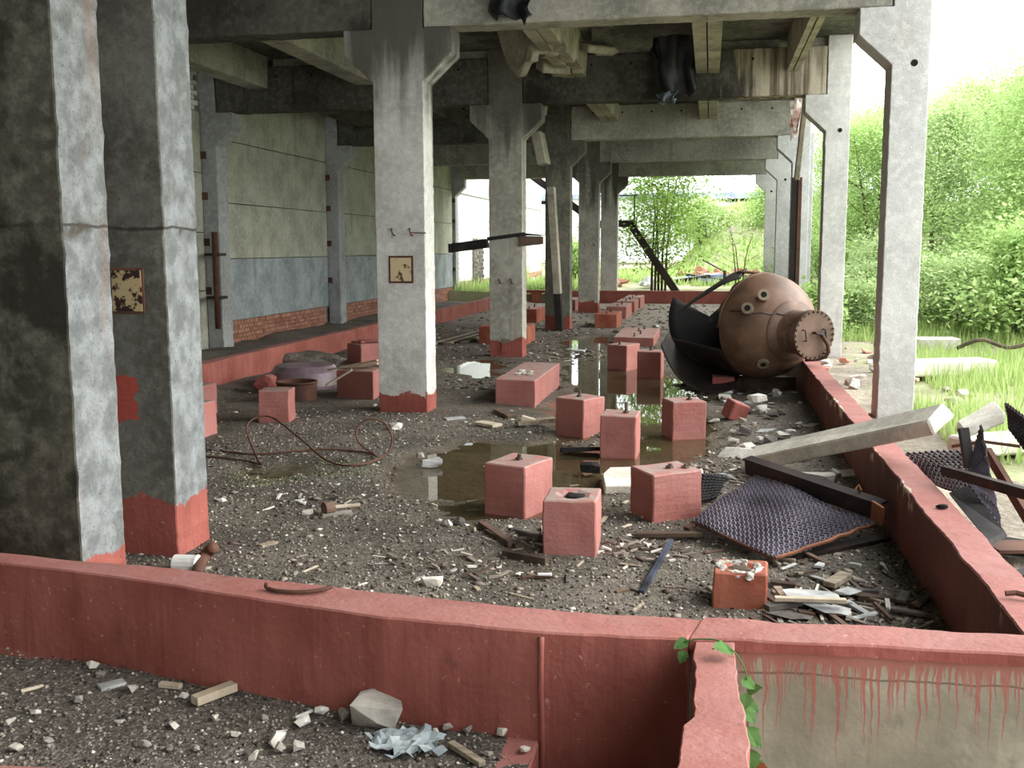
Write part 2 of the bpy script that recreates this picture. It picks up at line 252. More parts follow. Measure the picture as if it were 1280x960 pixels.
# ------------------------------------------------------------ mesh builder
ORG = {}
class MB:
    def __init__(s): s.v = []; s.f = []; s.mi = []
    def add(s, vs, fs, mi=0):
        k = len(s.v); s.v += [tuple(p) for p in vs]; s.f += [tuple(i+k for i in q) for q in fs]; s.mi += [mi]*len(fs); return s
    def box(s, c, d, rot=None, mi=0):
        m = rot if isinstance(rot, Matrix) else (Matrix.Rotation(rot, 3, 'Z') if rot else Matrix.Identity(3))
        vs = [Vector(c) + m @ Vector((x*d[0]/2, y*d[1]/2, z*d[2]/2)) for x in (-1, 1) for y in (-1, 1) for z in (-1, 1)]
        return s.add(vs, [(0, 1, 3, 2), (4, 6, 7, 5), (0, 4, 5, 1), (2, 3, 7, 6), (0, 2, 6, 4), (1, 5, 7, 3)], mi)
    def hexa(s, b, t, mi=0):
        n = len(b); vs = list(b)+list(t)
        return s.add(vs, [tuple(range(n-1, -1, -1)), tuple(range(n, 2*n))] + [(i, (i+1) % n, n+(i+1) % n, n+i) for i in range(n)], mi)
    def bar(s, a, b, w, h, up=(0, 0, 1), mi=0):
        a, b = Vector(a), Vector(b); d = (b-a).normalized(); u = Vector(up); r = d.cross(u)
        if r.length < 1e-4: r = d.cross(Vector((1, 0, 0)))
        r.normalize(); u = r.cross(d)
        q = [r*x*w/2+u*y*h/2 for x, y in ((-1, -1), (1, -1), (1, 1), (-1, 1))]
        return s.hexa([a+k for k in q], [b+k for k in q], mi)
    def tube(s, pts, r, n=8, mi=0, caps=True):
        pts = [Vector(p) for p in pts]; rs = r if isinstance(r, (list, tuple)) else [r]*len(pts)
        k = len(s.v); prev = None
        for i, p in enumerate(pts):
            d = (pts[min(i+1, len(pts)-1)]-pts[max(i-1, 0)]).normalized()
            if prev is None: a = d.orthogonal().normalized()
            else: a = (prev-d*prev.dot(d)).normalized()
            prev = a; b = d.cross(a)
            s.v += [tuple(p+(a*math.cos(2*math.pi*j/n)+b*math.sin(2*math.pi*j/n))*rs[i]) for j in range(n)]
        for i in range(len(pts)-1):
            for j in range(n):
                s.f.append((k+i*n+j, k+i*n+(j+1) % n, k+(i+1)*n+(j+1) % n, k+(i+1)*n+j)); s.mi.append(mi)
        if caps:
            s.f.append(tuple(k+j for j in range(n-1, -1, -1))); s.f.append(tuple(k+(len(pts)-1)*n+j for j in range(n))); s.mi += [mi, mi]
        return s
    def rock(s, c, d, seed=0, rz=0., sub=2, rough=.35, flat=False, mi=0, frq=1.3):
        bm = bmesh.new(); bmesh.ops.create_icosphere(bm, subdivisions=sub, radius=1)
        m = Matrix.Rotation(rz, 3, 'Z'); off = Vector((seed*3.7, seed*1.9, seed*.7))
        vs = []
        for v in bm.verts:
            p = v.co.copy(); k = 1+rough*mn.noise(p*frq+off)+rough*.35*mn.noise(p*frq*3+off)
            q = Vector((p.x*abs(p.x)**-.18 if abs(p.x) > .02 else p.x, p.y*abs(p.y)**-.18 if abs(p.y) > .02 else p.y, p.z*abs(p.z)**-.25 if abs(p.z) > .02 else p.z))*k*.9
            vs.append(Vector(c)+m @ Vector((q.x*d[0]/2, q.y*d[1]/2, q.z*d[2]/2)))
        fs = [[v.index for v in f.verts] for f in bm.faces]; bm.free(); return s.add(vs, fs, mi)
    def build(s, name, mats, parent=None, bevel=0, smooth=False, origin=None, seg=1):
        if origin is None: origin = ORG[parent.name] if parent else Vector((0, 0, 0))
        origin = Vector(origin); off = origin
        me = bpy.data.meshes.new(name); me.from_pydata([(x-off.x, y-off.y, z-off.z) for x, y, z in s.v], [], s.f)
        for m in (mats if isinstance(mats, (list, tuple)) else [mats]): me.materials.append(M[m] if isinstance(m, str) else m)
        me.polygons.foreach_set('material_index', s.mi)
        if bevel or True:
            bm = bmesh.new(); bm.from_mesh(me)
            if 1 < len(bm.faces) < 60000: bmesh.ops.recalc_face_normals(bm, faces=bm.faces)
            if bevel:
                es = [e for e in bm.edges if len(e.link_faces) == 2 and e.calc_face_angle(0) > .5]
                bmesh.ops.bevel(bm, geom=es, offset=bevel, segments=seg, affect='EDGES', clamp_overlap=True)
            bm.to_mesh(me); bm.free()
        if smooth: me.polygons.foreach_set('use_smooth', [True]*len(me.polygons))
        me.update()
        o = bpy.data.objects.new(name, me); COL.objects.link(o)
        if parent: o.parent = parent
        else: o.location = origin
        ORG[o.name] = origin
        return o

def tag(o, label=None, cat=None, group=None, kind=None):
    if label: o['label'] = label
    if cat: o['category'] = cat
    if group: o['group'] = group
    if kind: o['kind'] = kind
    return o
def thing(name, label, cat, loc, group=None):
    o = bpy.data.objects.new(name, None); o.empty_display_size = .1; COL.objects.link(o); o.location = loc; ORG[o.name] = Vector(loc)
    return tag(o, label, cat, group)
def structure(o): o['kind'] = 'structure'; return o
def fbm(x, y, z=0., s=1., o=3):
    return mn.fractal(Vector((x*s, y*s, z*s)), 1.0, 2.0, o)
def jit(r, a): return r.uniform(-a, a)
def smooth_path(P, n=6):
    P = [Vector(p) for p in P]; out = []
    for i in range(len(P)-1):
        p0, p1, p2, p3 = P[max(i-1, 0)], P[i], P[i+1], P[min(i+2, len(P)-1)]
        for k in range(n):
            t = k/n; out.append(.5*((2*p1)+(p2-p0)*t+(2*p0-5*p1+4*p2-p3)*t*t+(3*p1-p0-3*p2+p3)*t**3))
    return out+[P[-1]]
# ------------------------------------------------------------ ground and floor
def inside(px_, py_, poly):
    r = np.zeros(px_.shape, bool); n = len(poly); dmin = np.full(px_.shape, 1e9)
    for i in range(n):
        (x1, y1), (x2, y2) = poly[i], poly[(i+1) % n]
        c = ((y1 > py_) != (y2 > py_)) & (px_ < (x2-x1)*(py_-y1)/((y2-y1) or 1e-9)+x1); r ^= c
        dx, dy = x2-x1, y2-y1; t = np.clip(((px_-x1)*dx+(py_-y1)*dy)/(dx*dx+dy*dy+1e-12), 0, 1)
        dmin = np.minimum(dmin, np.hypot(px_-x1-t*dx, py_-y1-t*dy))
    return np.where(r, -dmin, dmin)
PUDDLES = [
 [(-2.582, 7.737), (-2.788, 8.824), (-2.424, 9.439), (-2.006, 9.680), (-1.458, 9.687), (-1.048, 9.469), (-0.649, 10.175), (-0.281, 11.014), (0.175, 10.737), (0.140, 9.752), (-0.070, 8.796), (0.019, 8.189), (-0.176, 7.319), (-0.445, 7.088), (-0.670, 7.735), (-0.748, 7.035), (-0.950, 6.677), (-1.285, 6.723), (-1.473, 6.328), (-1.688, 6.547), (-1.794, 6.633), (-1.889, 6.512), (-2.026, 7.164), (-2.393, 7.355)],
 [(-3.082, 20.459), (-2.105, 21.968), (-1.060, 16.397), (-0.392, 14.934), (-0.039, 12.595), (0.131, 10.398), (-0.477, 9.896), (-0.868, 9.960), (-1.164, 11.300), (-1.736, 12.316), (-2.114, 14.659)],
 [(-4.003, 15.056), (-4.132, 16.152), (-3.780, 16.954), (-3.066, 16.083), (-2.946, 14.526), (-3.298, 14.007)],
 [(-3.788, 7.831), (-3.604, 8.394), (-3.139, 8.335), (-3.176, 7.874), (-3.442, 7.530)],
 [(-2.054, 11.500), (-1.756, 12.312), (-1.109, 11.198), (-0.997, 9.851), (-1.446, 9.605), (-1.703, 10.324)],
]
def grid_mesh(name, xs, ys, zf, mat):
    X, Y = np.meshgrid(xs, ys); Z = zf(X, Y)
    nx, ny = len(xs), len(ys); idx = np.arange(nx*ny).reshape(ny, nx)
    q = np.stack([idx[:-1, :-1], idx[:-1, 1:], idx[1:, 1:], idx[1:, :-1]], -1).reshape(-1, 4)
    me = bpy.data.meshes.new(name)
    me.vertices.add(nx*ny); me.vertices.foreach_set('co', np.stack([X, Y, Z], -1).ravel())
    me.loops.add(q.size); me.loops.foreach_set('vertex_index', q.ravel())
    me.polygons.add(len(q)); me.polygons.foreach_set('loop_start', np.arange(0, q.size, 4)); me.polygons.foreach_set('loop_total', np.full(len(q), 4))
    me.polygons.foreach_set('use_smooth', np.ones(len(q), bool))
    me.materials.append(M[mat]); me.update(calc_edges=True); me.validate()
    o = bpy.data.objects.new(name, me); COL.objects.link(o); ORG[name] = Vector((0, 0, 0)); return o
def vnoise(X, Y, s, seed=0):
    """smooth value noise on numpy arrays"""
    rs = np.random.RandomState(seed); T = rs.rand(256, 256)
    x, y = X*s, Y*s; xi, yi = np.floor(x).astype(int), np.floor(y).astype(int); fx, fy = x-xi, y-yi
    fx, fy = fx*fx*(3-2*fx), fy*fy*(3-2*fy); g_ = lambda a, b: T[a % 256, b % 256]
    return (g_(xi, yi)*(1-fx)+g_(xi+1, yi)*fx)*(1-fy)+(g_(xi, yi+1)*(1-fx)+g_(xi+1, yi+1)*fx)*fy-.5
def sstep(t): t = np.clip(t, 0, 1); return t*t*(3-2*t)
def floor_z(X, Y):
    b = vnoise(X, Y, 1.1, 1)*.02+vnoise(X, Y, 3.3, 2)*.016+vnoise(X, Y, 11, 3)*.012+.012
    near = np.clip(1-(Y-4)/14, .3, 1)
    b = b*near + .004
    nz = vnoise(X, Y, 2.3, 5)*.4+vnoise(X, Y, 6, 6)*.3+vnoise(X, Y, 15, 7)*.15
    d = np.full(X.shape, 1e9)
    for p_ in PUDDLES: d = np.minimum(d, inside(X, Y, p_))
    k = sstep((.10-(d+nz*.8))/.34)
    b = b-.036*k
    # rubble bank against the open-side kerb and soil heaped along the back kerb
    b += .05*sstep((X-.75)/.4)*(Y > 8)*(Y < 13.3)*(vnoise(X, Y, 4, 9)+.9)
    b = b-.4*(Y < np.interp(X, [-9.1, -3.26, -2.31, -1.45, -.9, -.55, 0, 1.2], [5.12, 4.19, 4.10, 3.99, 3.91, 3.875, 3.872, 3.91])-.07)
    b += .06*sstep((-5.7-X)/.5)*(vnoise(X, Y, 1.5, 11)+.8)
    return b
ys = [3.8]
while ys[-1] < 34.25: ys.append(ys[-1]+min(.028+.006*(ys[-1]-3.8), .2))
ys[-1] = 34.25
structure(tag(grid_mesh('floor', np.linspace(-6.36, 1.2, 170), np.array(ys), floor_z, 'dirt'), 'gravelly wet dirt floor inside the red kerbs'))
wp = MB(); wp.add([(-6.3, 4.2, -.016), (1.15, 4.2, -.016), (1.15, 34, -.016), (-6.3, 34, -.016)], [(0, 1, 2, 3)])
tag(wp.build('puddle_water', 'water'), 'still brown puddle water lying among the red pedestals', 'puddle', kind='stuff')
structure(grid_mesh('floor_outside', np.linspace(-9.2, -.6, 150), np.linspace(-4, 3.98, 160), lambda X, Y: vnoise(X, Y, 1.3, 21)*.03+vnoise(X, Y, 6, 22)*.02+vnoise(X, Y, 14, 23)*.012, 'dirt_front'))
structure(grid_mesh('floor_ledge', np.linspace(-8.8, -6.42, 30), np.linspace(4, 36, 200), lambda X, Y: .02+vnoise(X, Y, 2, 31)*.08+.12*sstep((-6.3-X)/.5-.1)*(vnoise(X, Y, .7, 33)+.5), 'ledge'))
def terrain_z(X, Y):
    h = .06+.28*sstep((Y-11)/26)+vnoise(X, Y, .35, 41)*.18*sstep((Y-12)/10)+vnoise(X, Y, 1.6, 42)*.07
    h = h+3.9*sstep((Y-47)/15)*sstep((X+2.5)/4)+.7*sstep((X-9)/14)*sstep((Y-14)/10)
    h = np.where((X < 1.36) & (Y < 34.44), -1.7, h); h = np.where((Y < 3.7), -1.7, h)
    return h
tx = np.concatenate([np.linspace(-45, -9.05, 30), [-9.0], np.linspace(-8.5, 1.3, 24), [1.35, 1.37], np.linspace(1.6, 12, 60), np.linspace(13, 60, 40)])
ty = np.concatenate([[-6, 3.6], [3.69, 3.71], np.linspace(4, 34, 130), [34.43, 34.45], np.linspace(35, 62, 60), np.linspace(64, 120, 20)])
structure(grid_mesh('ground_outside', tx, ty, terrain_z, 'grass_ground'))
pf = MB(); pf.add([(.1, -4, -.32), (7, -4, -.32), (7, 3.75, -.32), (.1, 3.75, -.32)], [(0, 1, 2, 3)]); structure(pf.build('floor_pit', 'dirt_front'))
pf = MB(); pf.add([(-.62, -4, -1.1), (0, -4, -1.1), (0, 3.7, -1.1), (-.62, 3.7, -1.1)], [(0, 1, 2, 3)]); structure(pf.build('floor_trench', 'black'))  # trench floor coloured black to stand in for its deep shade
tw = MB(); tw.box((-.66, -.2, -.56), (.13, 7.75, 1.11)); structure(tw.build('wall_trench', 'red', bevel=.01))

# ------------------------------------------------------------ low red kerb walls
def strip(name, A, B, z0, z1, mats, seed=0, step=.06, amp=.006, face_mi=0, dz=None, bevel=.007):
    """closed low wall between the plan lines A (near/left) and B (far/right) with uneven edges"""
    A, B = [Vector((*p, 0)) for p in A], [Vector((*p, 0)) for p in B]
    L = sum((A[i+1]-A[i]).length for i in range(len(A)-1)); n = max(2, int(L/step))
    def samp(P, t):
        t *= len(P)-1; i = min(int(t), len(P)-2); return P[i].lerp(P[i+1], t-i)
    vs = []; fs = []; mi = []
    for i in range(n+1):
        t = i/n; a, b = samp(A, t), samp(B, t); d = (b-a).normalized(); zz = z1+(dz(t) if dz else 0)
        for (p, sg, hi) in ((a, -1, 0), (a, -1, 1), (b, 1, 1), (b, 1, 0)):
            q = p+d*(fbm(p.x*3, p.y*3, seed+hi*5, 1.2)*amp*1.4+fbm(p.x*9, p.y*9, seed+hi, 1.)*amp*.5)
            vs.append((q.x, q.y, (zz+fbm(p.x, p.y, seed+9+sg, 2.2)*amp*1.1) if hi else z0))
        if i:
            k = (i-1)*4
            for j in range(4):
                if j == 3: continue
                fs.append((k+j, k+j+1, k+5+j, k+4+j)); mi.append(face_mi if j == 0 else 0)
    fs += [(0, 3, 2, 1), (n*4, n*4+1, n*4+2, n*4+3)]; mi += [0, 0]
    m = MB(); m.v = vs; m.f = fs; m.mi = mi
    return m.build(name, mats, bevel=bevel, seg=1)
FA = [(-9.0, 4.93), (-3.15, 4.045), (-2.48, 3.94), (-1.79, 3.80), (-1.21, 3.68), (-.58, 3.64), (-.05, 3.672)]
FB = [(-9.1, 5.12), (-3.26, 4.19), (-2.31, 4.10), (-1.45, 3.99), (-.9, 3.91), (-.55, 3.875), (.0, 3.872)]
structure(tag(strip('wall_front', FA, FB, -1.1, .42, ['red'], 3), 'long low red painted kerb wall crossing in front of the pillars'))
m = MB(); m.tube([(-.585, 3.635, .40), (-.588, 3.637, .2), (-.582, 3.635, 0), (-.586, 3.637, -.4)], .011, 6); sm_ = m.build('paint_seam', 'red', bpy.data.objects['wall_front'], smooth=True)
FA2 = [(-.05, 3.672), (.115, 3.69), (1.10, 3.72), (3.6, 3.8)]; FB2 = [(.0, 3.872), (.3, 3.88), (1.16, 3.91), (3.6, 4.02)]
structure(tag(strip('wall_pit', [(x, y+.02) for x, y in FA2], FB2, -1.1, .39, ['red', 'drips'], 4, face_mi=1), 'bare pale pit wall under red coping with long paint drips'))
co = strip('trim_coping', FA2, FB2, .375, .425, ['red'], 14, amp=.012); structure(co)
structure(tag(strip('wall_side', [(-.05, -3.), (-.055, 2.0), (-.058, 2.7), (-.056, 2.98), (-.02, 3.05), (-.022, 3.3), (-.025, 3.66)], [(.135, -3), (.13, 2.0), (.126, 2.7), (.125, 2.98), (.128, 3.05), (.118, 3.3), (.115, 3.68)], -1.1, .415, ['red'], 5, amp=.012), 'red topped low wall between dark trench and vine-grown pit'))
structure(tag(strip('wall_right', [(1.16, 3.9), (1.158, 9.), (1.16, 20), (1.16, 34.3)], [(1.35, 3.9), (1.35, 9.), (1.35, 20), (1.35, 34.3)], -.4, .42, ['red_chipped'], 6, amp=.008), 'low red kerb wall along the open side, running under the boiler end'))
structure(tag(strip('wall_left', [(-6.5, 4.6), (-6.48, 20), (-6.48, 34.3)], [(-6.33, 4.6), (-6.31, 20), (-6.30, 34.3)], -.3, .38, ['red'], 7, step=.12, amp=.012), 'low red kerb wall along the brick-footed panel wall'))
structure(tag(strip('wall_rear', [(-5.1, 34.25), (1.3, 34.25)], [(-5.1, 34.43), (1.3, 34.43)], -.3, .42, ['red'], 8, step=.12), 'low red kerb wall closing the far end'))
# hollow-core slab standing in the far kerb
hc = MB(); z0, z1, y0, y1 = -.05, .43, 34.25, 34.43; xs_ = [-6.3, -5.1]
def holed(x0, x1, cs, rx, rz, zc):
    m = MB(); n = 20
    # front/back faces as strips between hole boundary and rectangle, one cell per hole
    cells = [x0]+[(cs[i]+cs[i+1])/2 for i in range(len(cs)-1)]+[x1]
    for ci, c in enumerate(cs):
        a, b = cells[ci], cells[ci+1]
        for yy in (y0, y1):
            inn, outp = [], []
            for k in range(n):
                t = 2*math.pi*k/n; dx, dz_ = math.cos(t), math.sin(t)
                inn.append((c+rx*dx, yy, zc+rz*dz_))
                sc = min(((b-c) if dx > 0 else (c-a))/max(abs(dx), 1e-6), ((z1-zc) if dz_ > 0 else (zc-z0))/max(abs(dz_), 1e-6)); outp.append((c+dx*sc, yy, zc+dz_*sc))
            m.add(inn+outp, [(k, (k+1) % n, n+(k+1) % n, n+k) for k in range(n)])
        m.add([(c+rx*math.cos(2*math.pi*k/n), yy, zc+rz*math.sin(2*math.pi*k/n)) for yy in (y0, y1) for k in range(n)], [(k, (k+1) % n, n+(k+1) % n, n+k) for k in range(n)])
    m.add([(x0, y0, z1), (x1, y0, z1), (x1, y1, z1), (x0, y1, z1), (x0, y0, z0), (x1, y0, z0), (x1, y1, z0), (x0, y1, z0)], [(0, 1, 2, 3), (0, 3, 7, 4), (1, 5, 6, 2)])
    return m
tag(holed(-6.3, -5.1, [-6.0, -5.42], .17, .15, .2).build('hollow_core_slab', 'orange'), 'short red hollow slab with two oval holes standing in far kerb', 'slab')

# ------------------------------------------------------------ panel wall on the closed side
wl = bpy.data.objects.new('wall_panels', None); COL.objects.link(wl); wl.location = (-8.9, 17, 0); ORG['wall_panels'] = Vector((-8.9, 17, 0)); structure(wl)
FR = [11.05+6*i for i in range(5)]
bk = MB(); bk.box((-9.1, 14, 2.4), (.2, 43, 5.4)); structure(bk.build('wall_left_backing', 'panel'))  # unseen backing, added so no daylight shows through the panel joints
bk = MB(); bk.box((-3.4, -8.1, 2.4), (11.2, .2, 5.4)); structure(bk.build('wall_back_blocker', 'panel'))  # unseen end wall, added to cut light from behind the camera
def panel(y0, y1, z0, z1, mat, rs):
    m = MB(); n = 10; ys_ = [y0+.006+(y1-y0-.012)*i/n for i in range(n+1)]
    for i in range(n):
        f = lambda y, z: fbm(y*2, z*3, rs, 1.)*.006
        a, b = ys_[i], ys_[i+1]; zz0a, zz0b = z0+.008+f(a, z0), z0+.008+f(b, z0); zz1a, zz1b = z1-.008+f(a, z1+.1), z1-.008+f(b, z1+.1)
        m.add([(-8.75, a, zz0a), (-8.75, b, zz0b), (-8.75, b, zz1b), (-8.75, a, zz1a), (-9.0, a, zz0a), (-9.0, b, zz0b), (-9.0, b, zz1b), (-9.0, a, zz1a)],
              [(0, 1, 2, 3), (7, 6, 5, 4), (0, 4, 5, 1), (3, 2, 6, 7)]+([(0, 3, 7, 4)] if i == 0 else [])+([(1, 5, 6, 2)] if i == n-1 else []))
    return m.build('panel', mat, wl)
def bricks(name, parent, org, ux, uz, nx, nz, bw, bh, mat, depth=.03, gap=.012, bond=.5, rnd=None, keep=None, nrm=(1, 0, 0)):
    """a field of brick faces set proud of the mortar"""
    m = MB(); ux, uz, nr = Vector(ux), Vector(uz), Vector(nrm); r = rnd or random.Random(3)
    for j in range(nz):
        for i in range(nx):
            if keep and not keep(i, j): continue
            o = Vector(org)+ux*(bw*(i+(bond if j % 2 else 0)))+uz*(bh*j)+nr*jit(r, .004)
            a, b = ux*(bw-gap), uz*(bh-gap); q = [o, o+a, o+a+b, o+b]
            m.add([p-nr*.03 for p in q]+[p+nr*depth for p in q], [(4, 5, 6, 7), (0, 1, 5, 4), (1, 2, 6, 5), (2, 3, 7, 6), (3, 0, 4, 7)])
    o = m.build(name, mat, parent); o['kind'] = 'stuff'; return o
ZR = [.5, 1.65, 2.67, 3.8, 5.05]
bays = [(-7.5, -1.0), (-1.0, 5.05), (5.05, 11.05), (11.05, 17.05), (17.05, 23.05), (23.05, 29.05), (29.05, 35.4)]
for bi, (a, b) in enumerate(bays):
    zs = [0, 1.1, 2.12, 3.15, 4.2] if b <= 17.1 else ZR
    for k in range(len(zs)-1): panel(a, b, zs[k], zs[k+1], 'panel_low' if k == 0 and b > 17.1 else 'panel', bi*7+k)
    lo = MB(); za, zb = (4.2, 5.05) if b <= 17.1 else (-.3, .5)
    lo.box((-8.9, (a+b)/2, (za+zb)/2), (.2, b-a-.02, zb-za)); lo.build('mortar_bed', 'mortar', wl)
    if b <= 17.1 and b > 11:
        bricks('white_bricks', wl, (-8.79, a+.1, 4.21), (0, 1, 0), (0, 0, 1), 22, 10, .262, .084, 'white_brick')
    elif b > 17.1:
        bricks('red_bricks', wl, (-8.79, a+.05, -.08), (0, 1, 0), (0, 0, 1), int((b-a-.2)/.13), 7, .13, .0825, 'brick', depth=.03, gap=.014)

# ------------------------------------------------------------ pillars with corbels
def edge_pts(P, rs, amp=.003, step=.05):
    out = []
    for i in range(len(P)):
        a, b = Vector(P[i]), Vector(P[(i+1) % len(P)]); L = (b-a).length; n = max(1, int(L/step)); nrm = Vector((-(b-a).y, (b-a).x)).normalized()
        for k in range(n):
            q = a.lerp(b, k/n)
            if k: q = q+nrm*jit(rs, amp) if rs.random() > .06 else q-nrm*abs(jit(rs, amp*3.5))
            out.append((q.x, q.y))
    return out
def column_mesh(x0, x1, yf, d, cl, cr, rs, z0=-.25, ztop=5.05, amp=.003):
    P = [(x0, z0), (x1, z0)]
    if cr: P += [(x1, 3.61), (x1+.32, 3.91), (x1+.32, 4.165), (x1, 4.168)]
    P += [(x1, ztop), (x0, ztop)]
    if cl: P += [(x0, 4.168), (x0-.32, 4.165), (x0-.32, 3.91), (x0, 3.61)]
    Q = edge_pts(P, rs, amp); n = len(Q); m = MB()
    m.add([(x, yf, z) for x, z in Q]+[(x, yf+d, z) for x, z in Q], [tuple(range(n)), tuple(range(2*n-1, n-1, -1))]+[(i, n+i, n+(i+1) % n, (i+1) % n) for i in range(n)])
    return m
def column(label, mat, x0, x1, yf, d, cl, cr, seed, group=None, amp=.0025, z0=-.25):
    t = thing('concrete_pillar', label, 'pillar', ((x0+x1)/2, yf+d/2, 0), group)
    column_mesh(x0, x1, yf, d, cl, cr, random.Random(seed), z0, amp=amp).build('shaft', mat, t, bevel=.007)
    return t
XC0, XC1, XR0, XR1, DC = -3.63, -3.07, 1.72, 2.075, .394
def plate(t, c, w, h, y, border='rust'):
    m = MB(); m.box((c[0], y-.004, c[1]), (w, .012, h)); p_ = m.build('steel_plate', border, t, bevel=.003); return p_
def hooks(t, pts, y):
    for x, z in pts:
        m = MB(); m.tube([(x-.015, y+.03, z+.03), (x-.012, y-.03, z+.035), (x, y-.05, z), (x+.012, y-.035, z-.035), (x+.03, y-.02, z-.04)], .009, 6); m.build('hook', 'rust', t, smooth=True)
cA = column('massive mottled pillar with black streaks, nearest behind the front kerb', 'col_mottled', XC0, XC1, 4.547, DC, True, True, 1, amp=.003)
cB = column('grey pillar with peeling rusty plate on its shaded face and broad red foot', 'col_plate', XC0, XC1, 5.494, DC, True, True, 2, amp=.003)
plate(cB, (-3.31, 1.593), .21, .265, 5.494, 'rust'); m = MB(); m.box((-3.31, 5.482, 1.593), (.185, .008, .235)); m.build('plate_paint', 'peel', cB)
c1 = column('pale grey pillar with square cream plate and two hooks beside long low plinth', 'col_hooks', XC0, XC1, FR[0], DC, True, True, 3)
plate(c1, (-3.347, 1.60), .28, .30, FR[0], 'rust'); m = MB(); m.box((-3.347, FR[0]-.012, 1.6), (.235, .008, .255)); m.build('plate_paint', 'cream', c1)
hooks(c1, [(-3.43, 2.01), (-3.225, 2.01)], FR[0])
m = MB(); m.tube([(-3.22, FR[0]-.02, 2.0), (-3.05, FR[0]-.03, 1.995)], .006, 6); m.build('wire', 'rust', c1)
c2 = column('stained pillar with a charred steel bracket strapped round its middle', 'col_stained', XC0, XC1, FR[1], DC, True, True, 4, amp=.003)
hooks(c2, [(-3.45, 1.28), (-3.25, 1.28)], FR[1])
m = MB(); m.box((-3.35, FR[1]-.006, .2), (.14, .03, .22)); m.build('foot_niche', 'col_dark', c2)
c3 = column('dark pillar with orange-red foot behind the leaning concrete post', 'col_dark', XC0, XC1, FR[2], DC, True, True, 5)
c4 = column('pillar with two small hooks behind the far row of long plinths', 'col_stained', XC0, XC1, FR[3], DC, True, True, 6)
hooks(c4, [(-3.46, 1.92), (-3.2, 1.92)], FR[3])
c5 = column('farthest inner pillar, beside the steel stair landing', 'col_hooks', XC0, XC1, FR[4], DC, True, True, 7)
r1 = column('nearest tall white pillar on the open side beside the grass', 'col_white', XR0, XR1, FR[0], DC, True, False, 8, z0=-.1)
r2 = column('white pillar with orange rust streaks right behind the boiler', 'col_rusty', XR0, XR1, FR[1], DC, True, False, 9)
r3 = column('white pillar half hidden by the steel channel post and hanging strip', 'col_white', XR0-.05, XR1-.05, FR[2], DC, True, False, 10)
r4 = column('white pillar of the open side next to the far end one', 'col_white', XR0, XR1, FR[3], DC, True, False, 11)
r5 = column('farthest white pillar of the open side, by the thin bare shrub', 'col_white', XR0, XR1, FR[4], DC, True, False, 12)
for t, yf in ((r1, FR[0]), (r2, FR[1]), (r4, FR[3]), (r5, FR[4])):
    m = MB(); x = 1.93 if yf < 30 else 1.9; m.tube([(x, yf-.004, 3.62), (x, yf+.03, 3.62)], .035, 10); m.build('anchor_hole', 'black', t)
m = MB()
for k in range(1): m.box((XR0-.006, FR[1]+.2, 3.0), (.04, .14, 1.2))
wlab = {1: 'wall pillar beside the rusty downpipe', 2: 'second wall pillar, seen between brick-footed wall panels', 3: 'wall pillar hidden behind the pale pillar with the cream plate', 4: 'last wall pillar before the daylit gap and white brick building', 0: 'wall pillar hidden beyond the peeling-plate pillar'}
for i in range(5):
    t = thing('wall_pillar', wlab[i], 'pillar', (-8.6, FR[i]+.2, 0)); sx = -8.46 if i != 4 else -8.64
    column_mesh(-8.75, sx, FR[i], DC, False, True, random.Random(40+i)).build('shaft', 'col_wall', t, bevel=.012)
    for z in (3.45, 2.75, 1.95, 1.1):
        m = MB(); m.box((-8.7, FR[i]-.006, z), (.10, .03, .13)); m.build('weld_plate', 'rust', t)

# ------------------------------------------------------------ beams
def beam(label, mat, x0, x1, yf, seed, z0=4.17, z1=4.9, holes=True):
    t = thing('cross_beam', label, 'beam', ((x0+x1)/2, yf+.18, z0)); rs = random.Random(seed)
    Q = edge_pts([(x0+.012, z0), (x1-.012, z0), (x1-.012, z1), (x0+.012, z1)], rs, .003, .08); n = len(Q); m = MB()
    m.add([(x, yf+.01, z) for x, z in Q]+[(x, yf+.37, z) for x, z in Q], [tuple(range(n)), tuple(range(2*n-1, n-1, -1))]+[(i, n+i, n+(i+1) % n, (i+1) % n) for i in range(n)])
    m.build('girder', mat, t, bevel=.012)
    if holes:
        for k in range(7):
            x = x0+.5+k*(x1-x0-1)/6; h = MB(); h.tube([(x, yf+.004, z1-.16), (x, yf+.03, z1-.16)], .022, 8); h.build('lifting_hole', 'black', t)
    return t
nth = ['nearest', 'second', 'third', 'fourth', 'farthest']
for i in range(5):
    beam('%s cross beam on the open side, %s' % (nth[i], ['pale underside at the picture top', 'sooty in the middle with rust-streaked end', 'plain grey above the boiler', 'with a row of lifting holes', 'framing the view of the slender tree'][i]), ['beam', 'beam_soot', 'beam', 'beam', 'beam'][i], XC1, XR0, FR[i], 60+i)
    beam('%s cross beam between inner pillar and panel wall' % nth[i], ['beam_dark', 'beam_dark', 'beam_dark', 'beam', 'beam'][i], -8.45 if i < 4 else -8.655, XC0, FR[i], 70+i)
